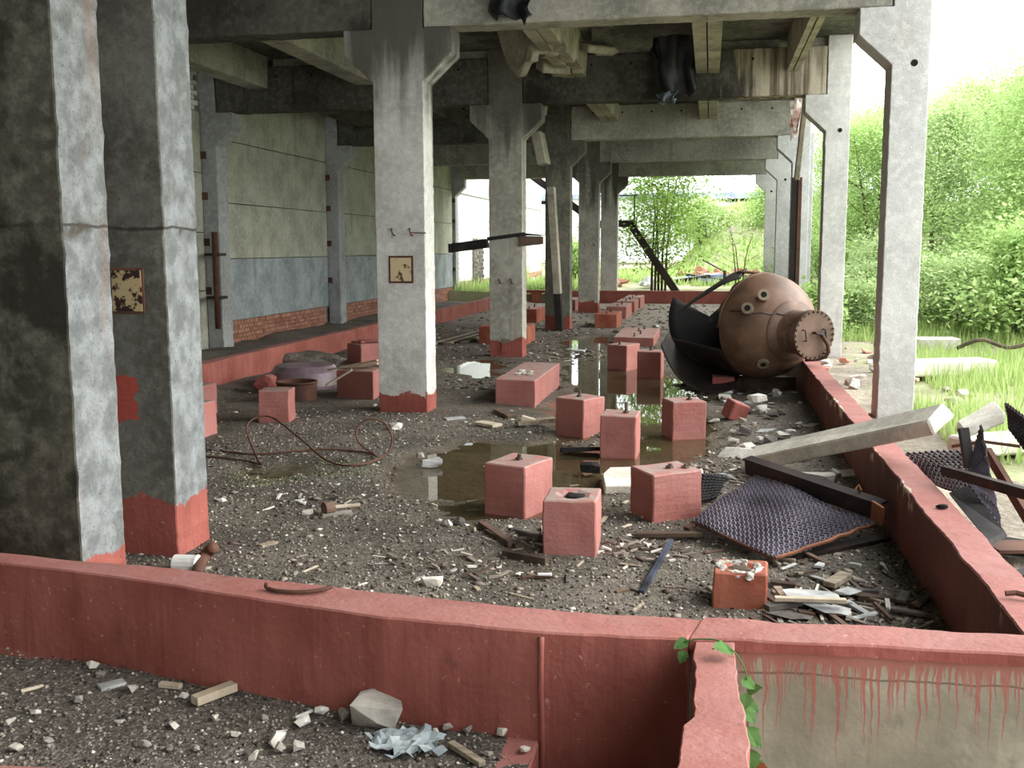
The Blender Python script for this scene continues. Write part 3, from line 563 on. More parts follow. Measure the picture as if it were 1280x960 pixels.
# ------------------------------------------------------------ ribbed roof slabs
ce = bpy.data.objects.new('ceiling', None); COL.objects.link(ce); ce.location = (-3.3, 18, 5.05); ORG['ceiling'] = Vector((-3.3, 18, 5.05)); structure(ce)
JX = [-8.75, -7.65, -5.7, -3.35, -2.2, -.1, 1.2, 2.2]
ye = [-8.0, -2.0, 4.4, 11.05]+FR[1:]+[35.4]
ye = [-8.0, -2.0, 4.5, 11.05, 17.05, 23.05, 29.05, 35.05]
for bi in range(len(ye)-1):
    a, b = ye[bi]+.19, ye[bi+1]+.19
    for j in range(len(JX)-1):
        x0, x1 = JX[j]+.01, JX[j+1]-.01
        m = MB(); m.box(((x0+x1)/2, (a+b)/2, 5.11), (x1-x0, b-a-.02, .12)); s_ = m.build('roof_slab', 'slab', ce, bevel=.008)
        if bi < 3: continue
        for x, sg in ((x0, 1), (x1, -1)):
            if abs(x-2.19) < .02 or abs(x+8.74) < .02 or abs(x+3.35) < .03 or (bi > 3 and abs(x-1.2) < .02): continue
            r_ = MB(); rs = random.Random(bi*50+j*3+sg); ya, yb = a+.21, b-.21
            n = 12; w = .17 if abs(x-1.2) > .05 else .08
            for k in range(n):
                p, q = ya+(yb-ya)*k/n, ya+(yb-ya)*(k+1)/n
                zb = (4.54 if bi < 5 else 4.74)+jit(rs, .004)
                if bi == 3 and abs(x+2.2) < .05: zb += rs.choice([0, 0, .06, .14])     # spalled rib
                r_.hexa([(x, p, zb), (x+sg*w, p, zb), (x+sg*w, q, zb), (x, q, zb)], [(x, p, 5.06), (x+sg*w*1.15, p, 5.06), (x+sg*w*1.15, q, 5.06), (x, q, 5.06)])
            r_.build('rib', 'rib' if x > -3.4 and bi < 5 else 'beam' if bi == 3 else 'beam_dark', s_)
        e_ = MB(); e_.box(((x0+x1)/2, a+.03, 4.975), (x1-x0-.4, .08, .15)); e_.build('end_rib', 'rib', s_)
# ------------------------------------------------------------ red pedestals and plinths
def block(label, Mx, My, aL, wl_, aR, wr_, h, mat='red_worn', bolts=(), seed=0, name='concrete_pedestal', cat='pedestal', amp=.006, taper=.0, z0=-.06, crater=0, group=None):
    u = Vector((math.cos(math.radians(aL)), math.sin(math.radians(aL)), 0))*wl_; v = Vector((math.cos(math.radians(aR)), math.sin(math.radians(aR)), 0))*wr_
    m0 = Vector((Mx, My, 0)); c = m0+(u+v)/2
    t = thing(name, label, cat, (c.x, c.y, 0), group)
    bm = bmesh.new(); q = [m0, m0+v, m0+u+v, m0+u]
    vb = [bm.verts.new((p.x-c.x, p.y-c.y, z0)) for p in q]; vt = [bm.verts.new(((p.x-c.x)*(1-taper), (p.y-c.y)*(1-taper), h)) for p in q]
    bm.faces.new(vb[::-1]); bm.faces.new(vt)
    for i in range(4): bm.faces.new((vb[i], vb[(i+1) % 4], vt[(i+1) % 4], vt[i]))
    bmesh.ops.bevel(bm, geom=bm.edges[:], offset=.009, segments=1, affect='EDGES')
    long_ = [e for e in bm.edges if e.calc_length() > .12]
    bmesh.ops.subdivide_edges(bm, edges=long_, cuts=6, use_grid_fill=True)
    for w in bm.verts:
        p = w.co*7+Vector((seed*3.1, seed*1.7, 0)); d = amp*.7
        w.co += Vector((mn.noise(p), mn.noise(p+Vector((9, 0, 0))), mn.noise(p+Vector((0, 9, 0)))*.8))*d*1.3
        if crater and w.co.z > h-.03:
            r = w.co.xy.length
            if r < crater: w.co.z -= .05*(1-r/crater)
    bmesh.ops.recalc_face_normals(bm, faces=bm.faces)
    me = bpy.data.meshes.new('block'); bm.to_mesh(me); bm.free(); me.materials.append(M[mat])
    o = bpy.data.objects.new('block', me); COL.objects.link(o); o.parent = t; ORG[o.name] = ORG[t.name]
    for bx, by, bh in bolts:
        p = m0+u*bx+v*by; b = MB(); b.tube([(p.x, p.y, h-.02), (p.x+.004, p.y, h+bh)], .014, 7); b.tube([(p.x, p.y, h-.012), (p.x, p.y, h+.016)], .028, 6); b.build('anchor_bolt', 'bolt', t)
    return t
pedA = block('red pedestal turned cornerwise just behind the one with the sooty top hole', -1.216, 6.825, 160, .33, 70, .41, .345, bolts=[(.5, .5, .04)], seed=1)
pedB = block('nearest tall red pedestal with a sooty hole in its top', -.63, 5.949, 183, .32, 91, .35, .345, seed=2, crater=.1)
m = MB(); m.rock((-.78, 6.12, .325), (.15, .13, .05), 3); m.build('sooty_hole', 'black', pedB)
pedC = block('red pedestal touching the expanded-metal sheet, two short bolts on top', -.339, 6.765, 122, .33, 36, .39, .335, bolts=[(.45, .55, .03), (.3, .8, .03)], seed=3)
pedD = block('dark red pedestal with level formwork ribs and one bolt at puddle edge', -1.183, 9.906, 148, .36, 60, .36, .36, bolts=[(.5, .45, .07)], seed=4, amp=.009)
pedE = block('narrow pink-red pedestal with tall bolt close beside the ribbed pedestal', -.61, 8.996, 175, .32, 88, .38, .36, bolts=[(.35, .5, .1)], seed=5)
pedF = block('red pedestal standing in the puddle between boiler and narrow pink-red pedestal', -.325, 9.987, 112, .32, 20, .34, .35, bolts=[(.35, .6, .06)], seed=6)
pedG = block('long low red plinth with rubble on its grey top beside cream-plate pillar', -1.958, 11.698, 170, .5, 89.5, 1.87, .31, seed=7, name='concrete_plinth', cat='plinth')
m = MB()
for k in range(6): m.rock((-2.15+jit(R0, .12), 12.5+jit(R0, .35), .325), (.09, .07, .04), k)
m.build('rubble_bits', 'debris_concrete', pedG)['kind'] = 'stuff'
pedH = block('dark red ribbed pedestal in front of the broad low plinth', -1.212, 15.602, 150, .36, 65, .42, .365, bolts=[(.5, .2, .05)], seed=8, amp=.009)
pedI = block('shadowed dark pedestal beside the torn open boiler shell', -.655, 14.72, 175, .34, 86, .36, .365, bolts=[(.5, .5, .05)], seed=9)
pedJ = block('broad very low red plinth behind the dark ribbed pedestal', -.997, 19.24, 168, .78, 90, 2.4, .17, seed=10, name='concrete_plinth', cat='plinth', bolts=[(.5, .1, .07), (.4, .35, .07), (.5, .6, .07), (.4, .85, .07)])
for nm, mx, my, ln in (('nearest, orange-fronted', -2.064, 23.6, 1.4), ('second', -2.1, 26.75, 1.95), ('third', -2.08, 29.43, 1.7), ('farthest', -2.05, 31.55, 1.95)):
    block('%s plinth of the line of four running to the far kerb' % nm, mx, my, 174, .52, 90, ln, .32, mat='orange' if my < 24 else 'red_worn', seed=int(my), name='concrete_plinth', cat='plinth', bolts=[(.5, .15, .06), (.4, .6, .06), (.5, .9, .06)])
pedM = block('red block with pale planks on top, tucked behind the cream-plate pillar', -3.982, 11.905, 166, .53, 96, .5, .35, seed=11, name='concrete_block', cat='block')
pedN = block('red block by the panel-wall kerb with broken slabs on its top', -5.38, 15.5, 140, .42, 50, .45, .33, seed=12, name='concrete_block', cat='block')
m = MB(); m.box((-5.36, 15.85, .36), (.3, .16, .05), .5); m.box((-5.5, 15.75, .345), (.22, .12, .04), -.4); m.build('broken_slab', 'red', pedN, bevel=.01)
pedO = block('lone red block with crumbling grey top near the coiled wire', -4.331, 10.16, 190, .33, 100, .3, .35, seed=13, name='concrete_block', cat='block', amp=.01)
x_, y_ = (-4.793, 9.078); block('pink-red block peeping out behind the peeling-plate pillar', x_, y_, 181, .34, 88, .34, .35, seed=14, name='concrete_block', cat='block')
x_, y_ = (-5.406, 10.315); block('dark red block farther back in line with the peeping one', x_, y_, 181, .34, 88, .34, .35, seed=15, name='concrete_block', cat='block')
pedQ = block('small eroded orange-red stump with crumbled hole in its top', .312, 5.19, 180, .265, 85, .26, .19, mat='orange', seed=16, amp=.014, name='concrete_stump', cat='stump', crater=.08)
m = MB(); m.rock((.185, 5.3, .175), (.14, .11, .05), 5); m.build('crumbled_hole', 'wood_dark', pedQ)
m = MB()
for k in range(15):
    a = k*.43; q_ = R0.uniform(.085, .125); m.rock((.18+q_*math.cos(a), 5.31+q_*math.sin(a), .182), (R0.uniform(.05, .1), R0.uniform(.03, .06), R0.uniform(.02, .05)), k+20, a+1.57, 2, .8)
m.build('grey_crust', 'debris_concrete', pedQ)['kind'] = 'stuff'
x_, y_ = (0.057, 13.320); block('small red support block wedged under the boiler', x_+.28, y_, 180, .28, 90, .3, .19, mat='red', seed=17, name='support_block', cat='block')
x_, y_ = (-3.394, 19.364); block('orange-red plinth hidden behind the bracketed pillar', x_, y_, 178, .95, 90, .9, .34, mat='orange', seed=18, name='concrete_plinth', cat='plinth')
x_, y_ = (-4.147, 25.022); block('plinth with pink side farther behind the bracketed pillar', x_, y_, 178, .5, 90, 1.6, .34, mat='orange', seed=19, name='concrete_plinth', cat='plinth', bolts=[(.5, .2, .07), (.5, .7, .07)])
x_, y_ = (-3.831, 29.954); block('small far red plinth glimpsed between two dim pillars', x_, y_, 178, .5, 90, 1.6, .33, seed=20, name='concrete_plinth', cat='plinth')
t = tag(MB().box((.30, 11.2, .095), (.2, .2, .2), Matrix.Rotation(.5, 3, 'Z') @ Matrix.Rotation(.35, 3, 'Y') @ Matrix.Rotation(.15, 3, 'X')).build('tilted_block', 'red', origin=(.30, 11.2, 0), bevel=.012), 'small tilted red cube beside the two stacked grey lumps', 'block')

# ------------------------------------------------------------ the torn boiler
BC = Vector((.72, 14.5, .765)); BR = .715
ax = Vector((math.sin(math.radians(35)), -math.cos(math.radians(35)), -.045)).normalized()
bw = Vector((0, 0, 1)).cross(ax).normalized(); bu = ax.cross(bw).normalized()
if bw.x < 0: bw = -bw
bu = Vector((0, 0, 1)); bu = (bu-ax*bu.dot(ax)).normalized()
def bp(s, r, th): return BC+ax*s+(bw*math.cos(th)+bu*math.sin(th))*r
boiler = thing('boiler', 'rusty domed boiler end with bolted manhole and torn open shell', 'boiler', (.72, 14.5, 0))
def surf(name, fn, nu, nv, mat, th=0., closed_v=False, smooth=True, parent=boiler, mat2=None):
    m = MB(); vs = [fn(i/nu, j/nv) for i in range(nu+1) for j in range(nv+1)]
    fs = [(i*(nv+1)+j, i*(nv+1)+j+1, (i+1)*(nv+1)+j+1, (i+1)*(nv+1)+j) for i in range(nu) for j in range(nv)]
    m.add(vs, fs); me = bpy.data.meshes.new(name); off = ORG[parent.name]; me.from_pydata([tuple(Vector(p)-off) for p in vs], [], fs)
    me.materials.append(M[mat]); me.materials.append(M[mat2 or mat]); me.polygons.foreach_set('use_smooth', [smooth]*len(me.polygons))
    o = bpy.data.objects.new(name, me); COL.objects.link(o); o.parent = parent; ORG[o.name] = off
    if th:
        so = o.modifiers.new('thickness', 'SOLIDIFY'); so.thickness = th; so.offset = 0; so.material_offset = 1 if mat2 else 0
    return o
surf('dome', lambda a, b: bp(BR*math.cos(a*math.pi/2)*1.0, BR*math.sin(a*math.pi/2), 2*math.pi*b), 28, 64, 'tank')
# weld seam running level across the dome
def dome_at(x, z):     # point of the dome in front of (bw offset x, bu offset z)
    s = math.sqrt(max(BR*BR-x*x-z*z, 0)); return BC+ax*(s+.003)+bw*x+bu*z
sm = MB(); sm.tube([dome_at(x, .23-.02*x+.008*math.sin(x*40)) for x in [-.66+i*.03 for i in range(46)] if x*x+.055 < BR*BR*.985], .014, 6)
sm.build('weld_seam', 'bolt', boiler, smooth=True)
# manhole neck, flange, cover
def lathe(prof, n=40): return lambda a, b: bp(np.interp(a*(len(prof)-1), range(len(prof)), [p[0] for p in prof]), np.interp(a*(len(prof)-1), range(len(prof)), [p[1] for p in prof]), 2*math.pi*b)
surf('manhole_neck', lathe([(.58, .40), (.62, .40), (.62, .31), (.64, .285), (1.0, .285)]), 4, 40, 'flange')
surf('manhole_flange', lathe([(.95, .285), (.95, .312), (1.0, .312), (1.0, .316), (1.055, .316), (1.055, .0)]), 5, 48, 'flange', smooth=False)
for k in range(26):
    a = 2*math.pi*k/26; m = MB(); m.tube([bp(.94, .297, a), bp(1.075, .297, a)], .0145, 6); m.build('flange_bolt', 'bolt', boiler)
for sx in (-.19, .13):
    m = MB(); o = lambda x, z, s: BC+ax*s+bw*x+bu*z
    m.tube([o(sx, .07, 1.05), o(sx, .07, 1.10), o(sx+.03, -.07, 1.10), o(sx+.03, -.07, 1.05)], .010, 6); m.build('cover_handle', 'dark_steel', boiler)
m = MB(); o = lambda x, z, s: BC+ax*s+bw*x+bu*z
m.tube([o(-.02, .03, 1.05), o(-.02, .03, 1.11), o(.06, .01, 1.12), o(.14, .02, 1.08)], .016, 7); m.build('cover_clamp', 'dark_steel', boiler)
m = MB(); m.tube([o(.08, .0, 1.10), o(.17, -.12, 1.12), o(.20, -.22, 1.11), o(.19, -.29, 1.07), o(.12, -.325, 1.0), o(0, -.34, .9)], .026, 8); m.build('hinge_arm', 'rust', boiler, smooth=True)
for x, z, nm in ((-.36, .43, 1), (-.54, .27, 1), (-.33, -.42, 0)):
    p = dome_at(x, z); d = (p-BC).normalized(); d = (d+Vector((0, -1, .1))*.9).normalized() if nm else d
    m = MB(); L = .13 if nm else .04
    m.tube([p-d*.05, p+d*L], .068 if nm else .072, 16)
    o_ = m.build('nozzle', 'flange', boiler)
    m = MB(); n = 16; a = d.orthogonal().normalized(); b = d.cross(a); e = p+d*(L+.004)
    ring = lambda r, k: [e+d*k+(a*math.cos(2*math.pi*i/n)+b*math.sin(2*math.pi*i/n))*r for i in range(n)]
    m.add(ring(.078, 0)+ring(.04, 0)+ring(.078, -.035)+ring(.04, -.03), [(i, (i+1) % n, n+(i+1) % n, n+i) for i in range(n)]+[(i, 2*n+i, 2*n+(i+1) % n, (i+1) % n) for i in range(n)]); m.build('nozzle_rim', 'nozzle', o_, smooth=False)
    m = MB(); m.add(ring(.044, -.001), [tuple(range(n))]); m.build('bore', 'black', o_)
boiler.location = (.665, 13.4, .139); boiler.scale = (.924, .924, .924)
# remaining trough of the shell: closed at the back, bottom flaring out towards the camera's left
def unb(p): return (Vector(p)-boiler.location)/.924+ORG[boiler.name]
surf('shell_trough', lambda a, b: bp(-(.02+1.25*b), BR, math.radians(40-195*a)), 44, 16, 'tank_dark', th=.016)
PL = [(0.309, 13.000, 0.050), (0.085, 13.050, 0.018), (-0.163, 13.150, 0.049), (-0.368, 13.250, 0.185), (-0.506, 13.350, 0.367), (-0.605, 13.450, 0.573)]
def sweep(P_, off, tip): 
    S_ = smooth_path(P_, 6)
    def fn(a, b):
        k = a*(len(S_)-1); i = min(int(k), len(S_)-2); return unb(S_[i].lerp(S_[i+1], k-i)+Vector(off)*b*(1-tip*a))
    return fn
surf('peeled_plate', sweep(PL, (.18, .95, .30), .6), 30, 8, 'tank_dark', th=.014)
FL = [(0.371, 13.350, 1.452), (0.175, 13.300, 1.383), (-0.019, 13.300, 1.262), (-0.206, 13.300, 1.140), (-0.373, 13.300, 1.008)]
surf('torn_flap', sweep(FL, (.10, .55, .10), .6), 24, 5, 'tank_dark', th=.03)
def lip(a, b):
    th = math.radians(95+85*a); return bp(-(.0+.05*b+.03*math.sin(a*19)*b), BR, th)
surf('cut_edge', lip, 30, 3, 'tank', th=.014)
surf('shell_back', lambda a, b: bp(-1.25, (BR-.01)*a, math.radians(35-240*b)), 6, 34, 'black', th=.01)
surf('shell_crown', lambda a, b: bp(-(.02+.45*b), BR, math.radians(100-60*a)), 14, 5, 'tank', th=.016)
for x_, y_, z_ in ((.02, 14.2, .1), (.55, 14.2, .04)): pass
bl = MB(); bl.bar((.35, 13.55, .09), (1.10, 13.65, .09), .14, .18); tag(bl.build('timber_sleeper', 'wood_dark', origin=(.7, 13.6, 0), bevel=.008), 'dark timber sleeper lying under the boiler dome', 'timber')

# ------------------------------------------------------------ expanded metal sheets and scrap at the kerb
def expanded(t, c00, c10, c11, c01, nu, nv, mat, sag=0., name='expanded_mesh', w=.010, h=.012):
    """a diamond lattice of little twisted bars over the quad c00-c10-c11-c01"""
    c00, c10, c11, c01 = map(Vector, (c00, c10, c11, c01)); nrm = (c10-c00).cross(c01-c00).normalized(); m = MB()
    def P(u, v): return c00.lerp(c10, u).lerp(c01.lerp(c11, u), v)+nrm*(sag*math.sin(math.pi*u)*math.sin(math.pi*v)+.012*math.sin(u*9+v*5)*(1 if sag else .3))
    def strand(a, b, k):
        d = (b-a).normalized(); r = d.cross(nrm).normalized(); up = (nrm+r*k).normalized(); sd = d.cross(up)
        q = [sd*x*w/2+up*y*h/2 for x, y in ((-1, -1), (1, -1), (1, 1), (-1, 1))]
        m.add([a+z for z in q]+[b+z for z in q], [(0, 1, 5, 4), (1, 2, 6, 5), (2, 3, 7, 6), (3, 0, 4, 7)])
    for i in range(nu):
        for j in range(nv):
            u, v = i/nu, j/nv; du, dv = .5/nu, .5/nv
            a, b, c, d = P(u, v+dv), P(u+du, v), P(u+2*du, v+dv), P(u+du, v+2*dv)
            strand(a, b, .9); strand(b, c, -.9); strand(c, d, .9); strand(d, a, -.9)
    o = m.build(name, mat, t); o['kind'] = 'stuff'; return o
s1 = thing('expanded_metal_sheet', 'grey expanded-metal sheet lying flat in front of the kerb', 'metal sheet', (.5, 6.7, 0))
K = [(-0.075, 6.516, 0.100), (0.394, 5.884, 0.070), (1.048, 6.563, 0.130), (0.344, 7.379, 0.240)]
expanded(s1, K[0], K[1], K[2], K[3], 19, 20, 'mesh_steel', sag=.035, h=.018, w=.009)
def lerp3(a, b, t): return tuple(a[i]+(b[i]-a[i])*t for i in range(3))
m = MB(); e0 = K[1]; pts = [lerp3(K[1], K[2], i/10) for i in range(11)]; m.tube([(x+jit(R0, .006), y+jit(R0, .006), z+jit(R0, .006)) for x, y, z in pts], .012, 6); m.build('rusted_edge', 'rust_orange', s1)
m = MB(); m.tube([lerp3(K[0], K[1], i/6) for i in range(7)], .010, 6); m.build('near_edge', 'rust', s1)
m = MB(); a, b = Vector((0.280, 7.472, 0.270)), Vector((1.074, 6.532, 0.200)); m.bar(a, b, .012, .115, up=(0, -.25, 1)); m.bar(a+Vector((.01, .04, .055)), b+Vector((.01, .04, .055)), .09, .012, up=(0, -.25, 1))
tag(m.build('angle_iron', ['dark_steel'], origin=(.6, 7.5, 0)), 'long dark angle iron leaning along the back edge of flat sheet', 'angle iron')
m = MB(); a, b = Vector((1.001, 6.461, 0.240)), Vector((1.053, 6.374, 0.220)); m.bar(a, b, .014, .12, up=(0, -.25, 1)); o = m.build('rusted_end', 'rust_orange', bpy.data.objects['angle_iron'])
m = MB(); m.tube([(0.987, 6.980, 0.200), (0.970, 6.733, 0.300), (0.955, 6.736, 0.330), (0.935, 6.727, 0.300)], .008, 6); m.build('wire_hook', 'rust_orange', bpy.data.objects['angle_iron'])
def one(name, mb, mat, label, cat, origin, group=None, bevel=0, smooth=False):
    return tag(mb.build(name, mat, origin=origin, bevel=bevel, smooth=smooth), label, cat, group)
m = MB(); m.bar((0.460, 6.059, 0.030), (1.106, 6.602, 0.030), .10, .025); one('flat_bar', m, 'dark_steel', 'dark flat bar under the front edge of the flat mesh sheet', 'metal bar', (0.760, 6.328, 0.000))
m = MB(); m.bar((-0.426, 6.405, 0.030), (-0.013, 6.424, 0.050), .07, .03); one('dark_board', m, 'wood_dark', 'dark board between red pedestal and the flat mesh sheet', 'board', (-0.230, 6.547, 0.000), bevel=.004)
m = MB(); m.bar((-0.113, 6.447, 0.070), (0.015, 6.576, 0.120), .05, .02); one('rusty_strap', m, 'rust', 'short rusty strap sticking out beside the flat mesh sheet corner', 'metal strap', (-0.057, 6.835, 0.000))
m = MB(); m.bar((-0.320, 5.317, 0.020), (-0.200, 6.263, 0.040), .028, .025); one('steel_bar', m, 'blue_bar', 'straight blue-grey bar pointing from gravel towards the mesh sheet', 'metal bar', (-0.269, 5.794, 0.000))
s0 = thing('dark_mesh_scrap', 'small dark mesh scrap wedged between pedestal and flat sheet', 'metal sheet', (0.020, 7.775, 0.000))
expanded(s0, (-0.063, 7.231, 0.050), (0.082, 7.483, 0.030), (0.153, 7.785, 0.120), (-0.013, 7.501, 0.200), 6, 9, 'char', h=.02)
# leaning concrete piles across the kerb
pl = thing('concrete_pile', 'long pale concrete pile leaning from the floor over the kerb', 'concrete pile', (1.1, 7.6, 0))
a = Vector((.40, 8.55, .06)); d = Vector((.72, -1.08, .42)); b = a+d*1.52
m = MB(); r_ = d.cross(Vector((0, 0, 1))).normalized(); u_ = r_.cross(d).normalized(); r_, u_ = r_*.88-u_*.47, u_*.88+r_*.47; n = 14
for k in range(n):
    p, q = a.lerp(b, k/n), a.lerp(b, (k+1)/n); tp = .035*(k > n-3)
    m.hexa([p-r_*.11, p+r_*.11, q+r_*.11, q-r_*.11], [p-r_*.108+u_*.115, p+r_*.108+u_*.115, q+r_*.108+u_*.115, q-r_*.108+u_*.115])
mm = MB(); mm.hexa([a-r_*.12, a+r_*.12, b+r_*.12, b-r_*.12], [a-r_*.115+u_*.12, a+r_*.115+u_*.12, b+r_*.10+u_*.10, b-r_*.09+u_*.12]); o = mm.build('pile_body', 'pile', pl, bevel=.012)
m = MB(); q = [(0.892, 6.750, 0.356), (0.952, 6.600, 0.290), (1.784, 6.700, 0.801), (1.678, 6.900, 0.843)]
fr = thing('broken_slab_piece', 'broken pale slab piece balanced on the scrap above the pile end', 'slab', (1.626, 6.700, 0.747))
A_ = [Vector((1.548, 6.850, 0.735)), Vector((1.526, 6.600, 0.731)), Vector((1.765, 6.600, 0.841)), Vector((1.788, 6.950, 0.864))]
dn = Vector((0, 0, -.07)); m = MB(); m.hexa([p+dn for p in A_], A_); m.build('slab_chunk', 'pile', fr, bevel=.01)
def zdn(p, z): return (p[0], p[1], z)
s2 = thing('expanded_metal_sheet', 'dark expanded-metal sheet slumped behind the kerb below the pile', 'metal sheet', (1.7, 6.9, 0))
expanded(s2, (1.377, 7.600, 0.381), (1.737, 7.200, 0.494), (1.598, 6.600, 0.307), (1.466, 7.000, 0.290), 11, 8, 'mesh_dark', h=.018, w=.009)
s3 = thing('expanded_metal_sheet', 'narrow expanded-metal sheet standing on edge among the scrap', 'metal sheet', (1.75, 6.2, 0))
expanded(s3, (1.480, 6.200, 0.473), (1.593, 5.900, 0.305), (1.605, 6.500, 0.780), (1.531, 6.400, 0.536), 10, 6, 'mesh_steel', h=.014, w=.008)
s4 = thing('expanded_metal_sheet', 'curled expanded-metal sheet hanging past the broken slab piece', 'metal sheet', (2.0, 6.6, 0))
expanded(s4, (1.789, 6.700, 0.880), (1.793, 6.600, 0.739), (1.888, 6.300, 0.542), (1.903, 6.400, 0.782), 8, 12, 'mesh_dark', h=.02, w=.013)
m = MB(); m.bar((1.394, 6.400, 0.512), (1.686, 5.600, 0.551), .05, .055); one('dark_bar', m, 'dark_steel', 'dark bar lying across the standing mesh sheet', 'metal bar', (1.556, 6.000, 0.531))
m = MB(); m.bar((1.679, 6.600, 0.588), (1.725, 5.800, 0.339), .03, .07); one('rusty_bar', m, 'rust', 'rusty flat bar slanting down behind the standing mesh sheet', 'metal bar', (1.704, 6.200, 0.454))
m = MB(); A_ = [Vector((1.401, 6.300, 0.399)), Vector((1.525, 6.350, 0.441)), Vector((1.555, 5.700, 0.340)), Vector((1.427, 5.500, 0.339))]; m.hexa([p+Vector((.02, .02, -.03)) for p in A_], A_); one('charred_plate', m, 'char', 'charred plate slanting under the standing mesh sheet', 'metal plate', (1.482, 6.000, 0.364))
m = MB(); m.tube([(1.561, 7.000, 0.548), (1.728, 6.900, 0.603), (1.914, 6.800, 0.597)], .011, 6); one('bent_rod', m, 'rust', 'thin bent rod behind the pile end', 'rod', (1.728, 6.900, 0.603))
m = MB(); m.bar((1.507, 6.500, 0.753), (1.543, 6.450, 0.521), .07, .05, up=(1, 0, 0)); one('charred_stub', m, 'char', 'charred upright stub propping the broken slab piece', 'metal post', (1.522, 6.450, 0.593))
for k, (xa, ya, xb, yb, yy) in enumerate(((1240, 600, 1290, 690, 5.2), (1215, 650, 1290, 740, 4.9), (1255, 640, 1300, 640, 5.4), (1240, 690, 1300, 720, 4.9))):
    pass
m = MB(); m.hexa([(1.40, 6.75, .055), (1.40, 4.0, .03), (2.5, 4.0, .04), (2.7, 6.2, .06)], [(1.40, 6.75, .075), (1.40, 4.0, .05), (2.5, 4.0, .06), (2.7, 6.2, .08)]); one('shade_sheet', m, 'black', 'black sheet standing in for deep shade under the scrap outside the kerb', 'black sheet', (1.9, 5.4, 0))  # black sheet imitates the deep shade outside the kerb
rb = R0
for k in range(14):
    x = 1.56+.26*(k % 3)+jit(rb, .07); y = 4.5+.40*(k//3)+jit(rb, .1); m = MB(); a = rb.uniform(-.6, .9)
    m.box((x, y, .12+.05*(k % 3)), (.48, .2, .02), Matrix.Rotation(a, 3, 'Z') @ Matrix.Rotation(jit(rb, .3), 3, 'X')); one('scrap_plate', m, rb.choice(['char', 'dark_steel', 'rust']), 'dark scrap plate heaped in the shade outside the kerb', 'scrap', (x, y, 0), 'scrap plates outside the kerb')
m = MB(); m.tube([(1.199, 4.332, 0.440), (1.238, 4.334, 0.445), (1.292, 4.309, 0.440)], .012, 6); one('kerb_rod', m, 'rust', 'rusty rod end lying on the open-side kerb top', 'rod', (1.254, 4.411, 0.420))
m = MB(); m.rock((1.267, 5.827, 0.430), (.07, .04, .03), 4); one('black_lump', m, 'black', 'small black lump lying on the open-side kerb top', 'lump', (1.276, 5.869, 0.420))

# ------------------------------------------------------------ charred bracket on the stained pillar
t = thing('steel_bracket', 'charred steel channel bracket strapped to the stained pillar', 'bracket', (-3.6, 16.95, 1.9))
m = MB(); m.bar((-4.25, 17.0, 1.835), (-3.64, 17.0, 1.91), .14, .15); m.box((-4.28, 17.0, 1.83), (.05, .16, .15)); m.build('channel_arm', 'char', t, bevel=.01)
m = MB(); m.bar((-3.66, 17.035, 1.98), (-3.02, 17.035, 2.06), .03, .06); m.build('strap', 'char', t)
m = MB(); m.hexa([(-3.11, 16.99, 1.86), (-2.72, 16.99, 1.89), (-2.72, 17.12, 1.89), (-3.02, 17.05, 1.86)], [(-3.11, 16.99, 2.03), (-2.72, 16.99, 2.02), (-2.72, 17.12, 2.02), (-3.02, 17.05, 2.03)]); m.build('end_plate', 'flange', t)
m = MB(); m.hexa([(-3.12, 16.97, 2.035), (-2.70, 16.97, 2.025), (-2.70, 17.15, 2.025), (-3.02, 17.04, 2.05)], [(-3.12, 16.97, 2.06), (-2.70, 16.97, 2.04), (-2.70, 17.15, 2.04), (-3.02, 17.04, 2.075)]); m.build('top_flange', 'char', t)
# leaning post, hanging broken pieces, cloth
m = MB(); a, b = Vector((-3.442, 22.700, 3.142)), Vector((-3.248, 22.750, 0.011)); k = a.lerp(b, .74)
m.bar(a, k, .16, .30, up=(0, 1, 0)); o = one('leaning_post', m, 'rib', 'slim concrete post leaning against the dark pillar', 'post', (-3.3, 22.7, 0), bevel=.01)
m = MB(); m.bar(k, b+Vector((0, 0, -.05)), .15, .28, up=(0, 1, 0)); m.build('charred_foot', 'tank_dark', o)
m = MB(); m.bar((-3.560, 21.600, 4.189), (-3.426, 21.600, 3.538), .2, .5, up=(0, 1, .2)); one('hanging_rib_piece', m, 'rib', 'broken rib piece hanging above the leaning post', 'concrete piece', (-3.493, 21.600, 3.799), bevel=.015)
def rough_slab(name, pts, th, mat, label, org, cat='concrete piece'):
    A_ = [Vector(p) for p in pts]; nrm = (A_[1]-A_[0]).cross(A_[2]-A_[0]).normalized()*th; m = MB(); rs = random.Random(len(label))
    E = []
    for i in range(len(A_)):
        p, q = A_[i], A_[(i+1) % len(A_)]
        for k in range(4): E.append(p.lerp(q, k/4)+(Vector((jit(rs, .03), jit(rs, .03), jit(rs, .03))) if k else Vector()))
    m.hexa(E, [p+nrm for p in E]); return one(name, m, mat, label, cat, org, bevel=.008)
rough_slab('hanging_slab', [(-3.115, 15.200, 4.975), (-2.518, 14.600, 4.895), (-2.496, 14.600, 4.402), (-2.774, 15.000, 4.259), (-2.952, 15.200, 4.453)], .12, 'rib', 'broken pale slab hanging tilted above the stained pillar', (-2.783, 15.000, 4.878))
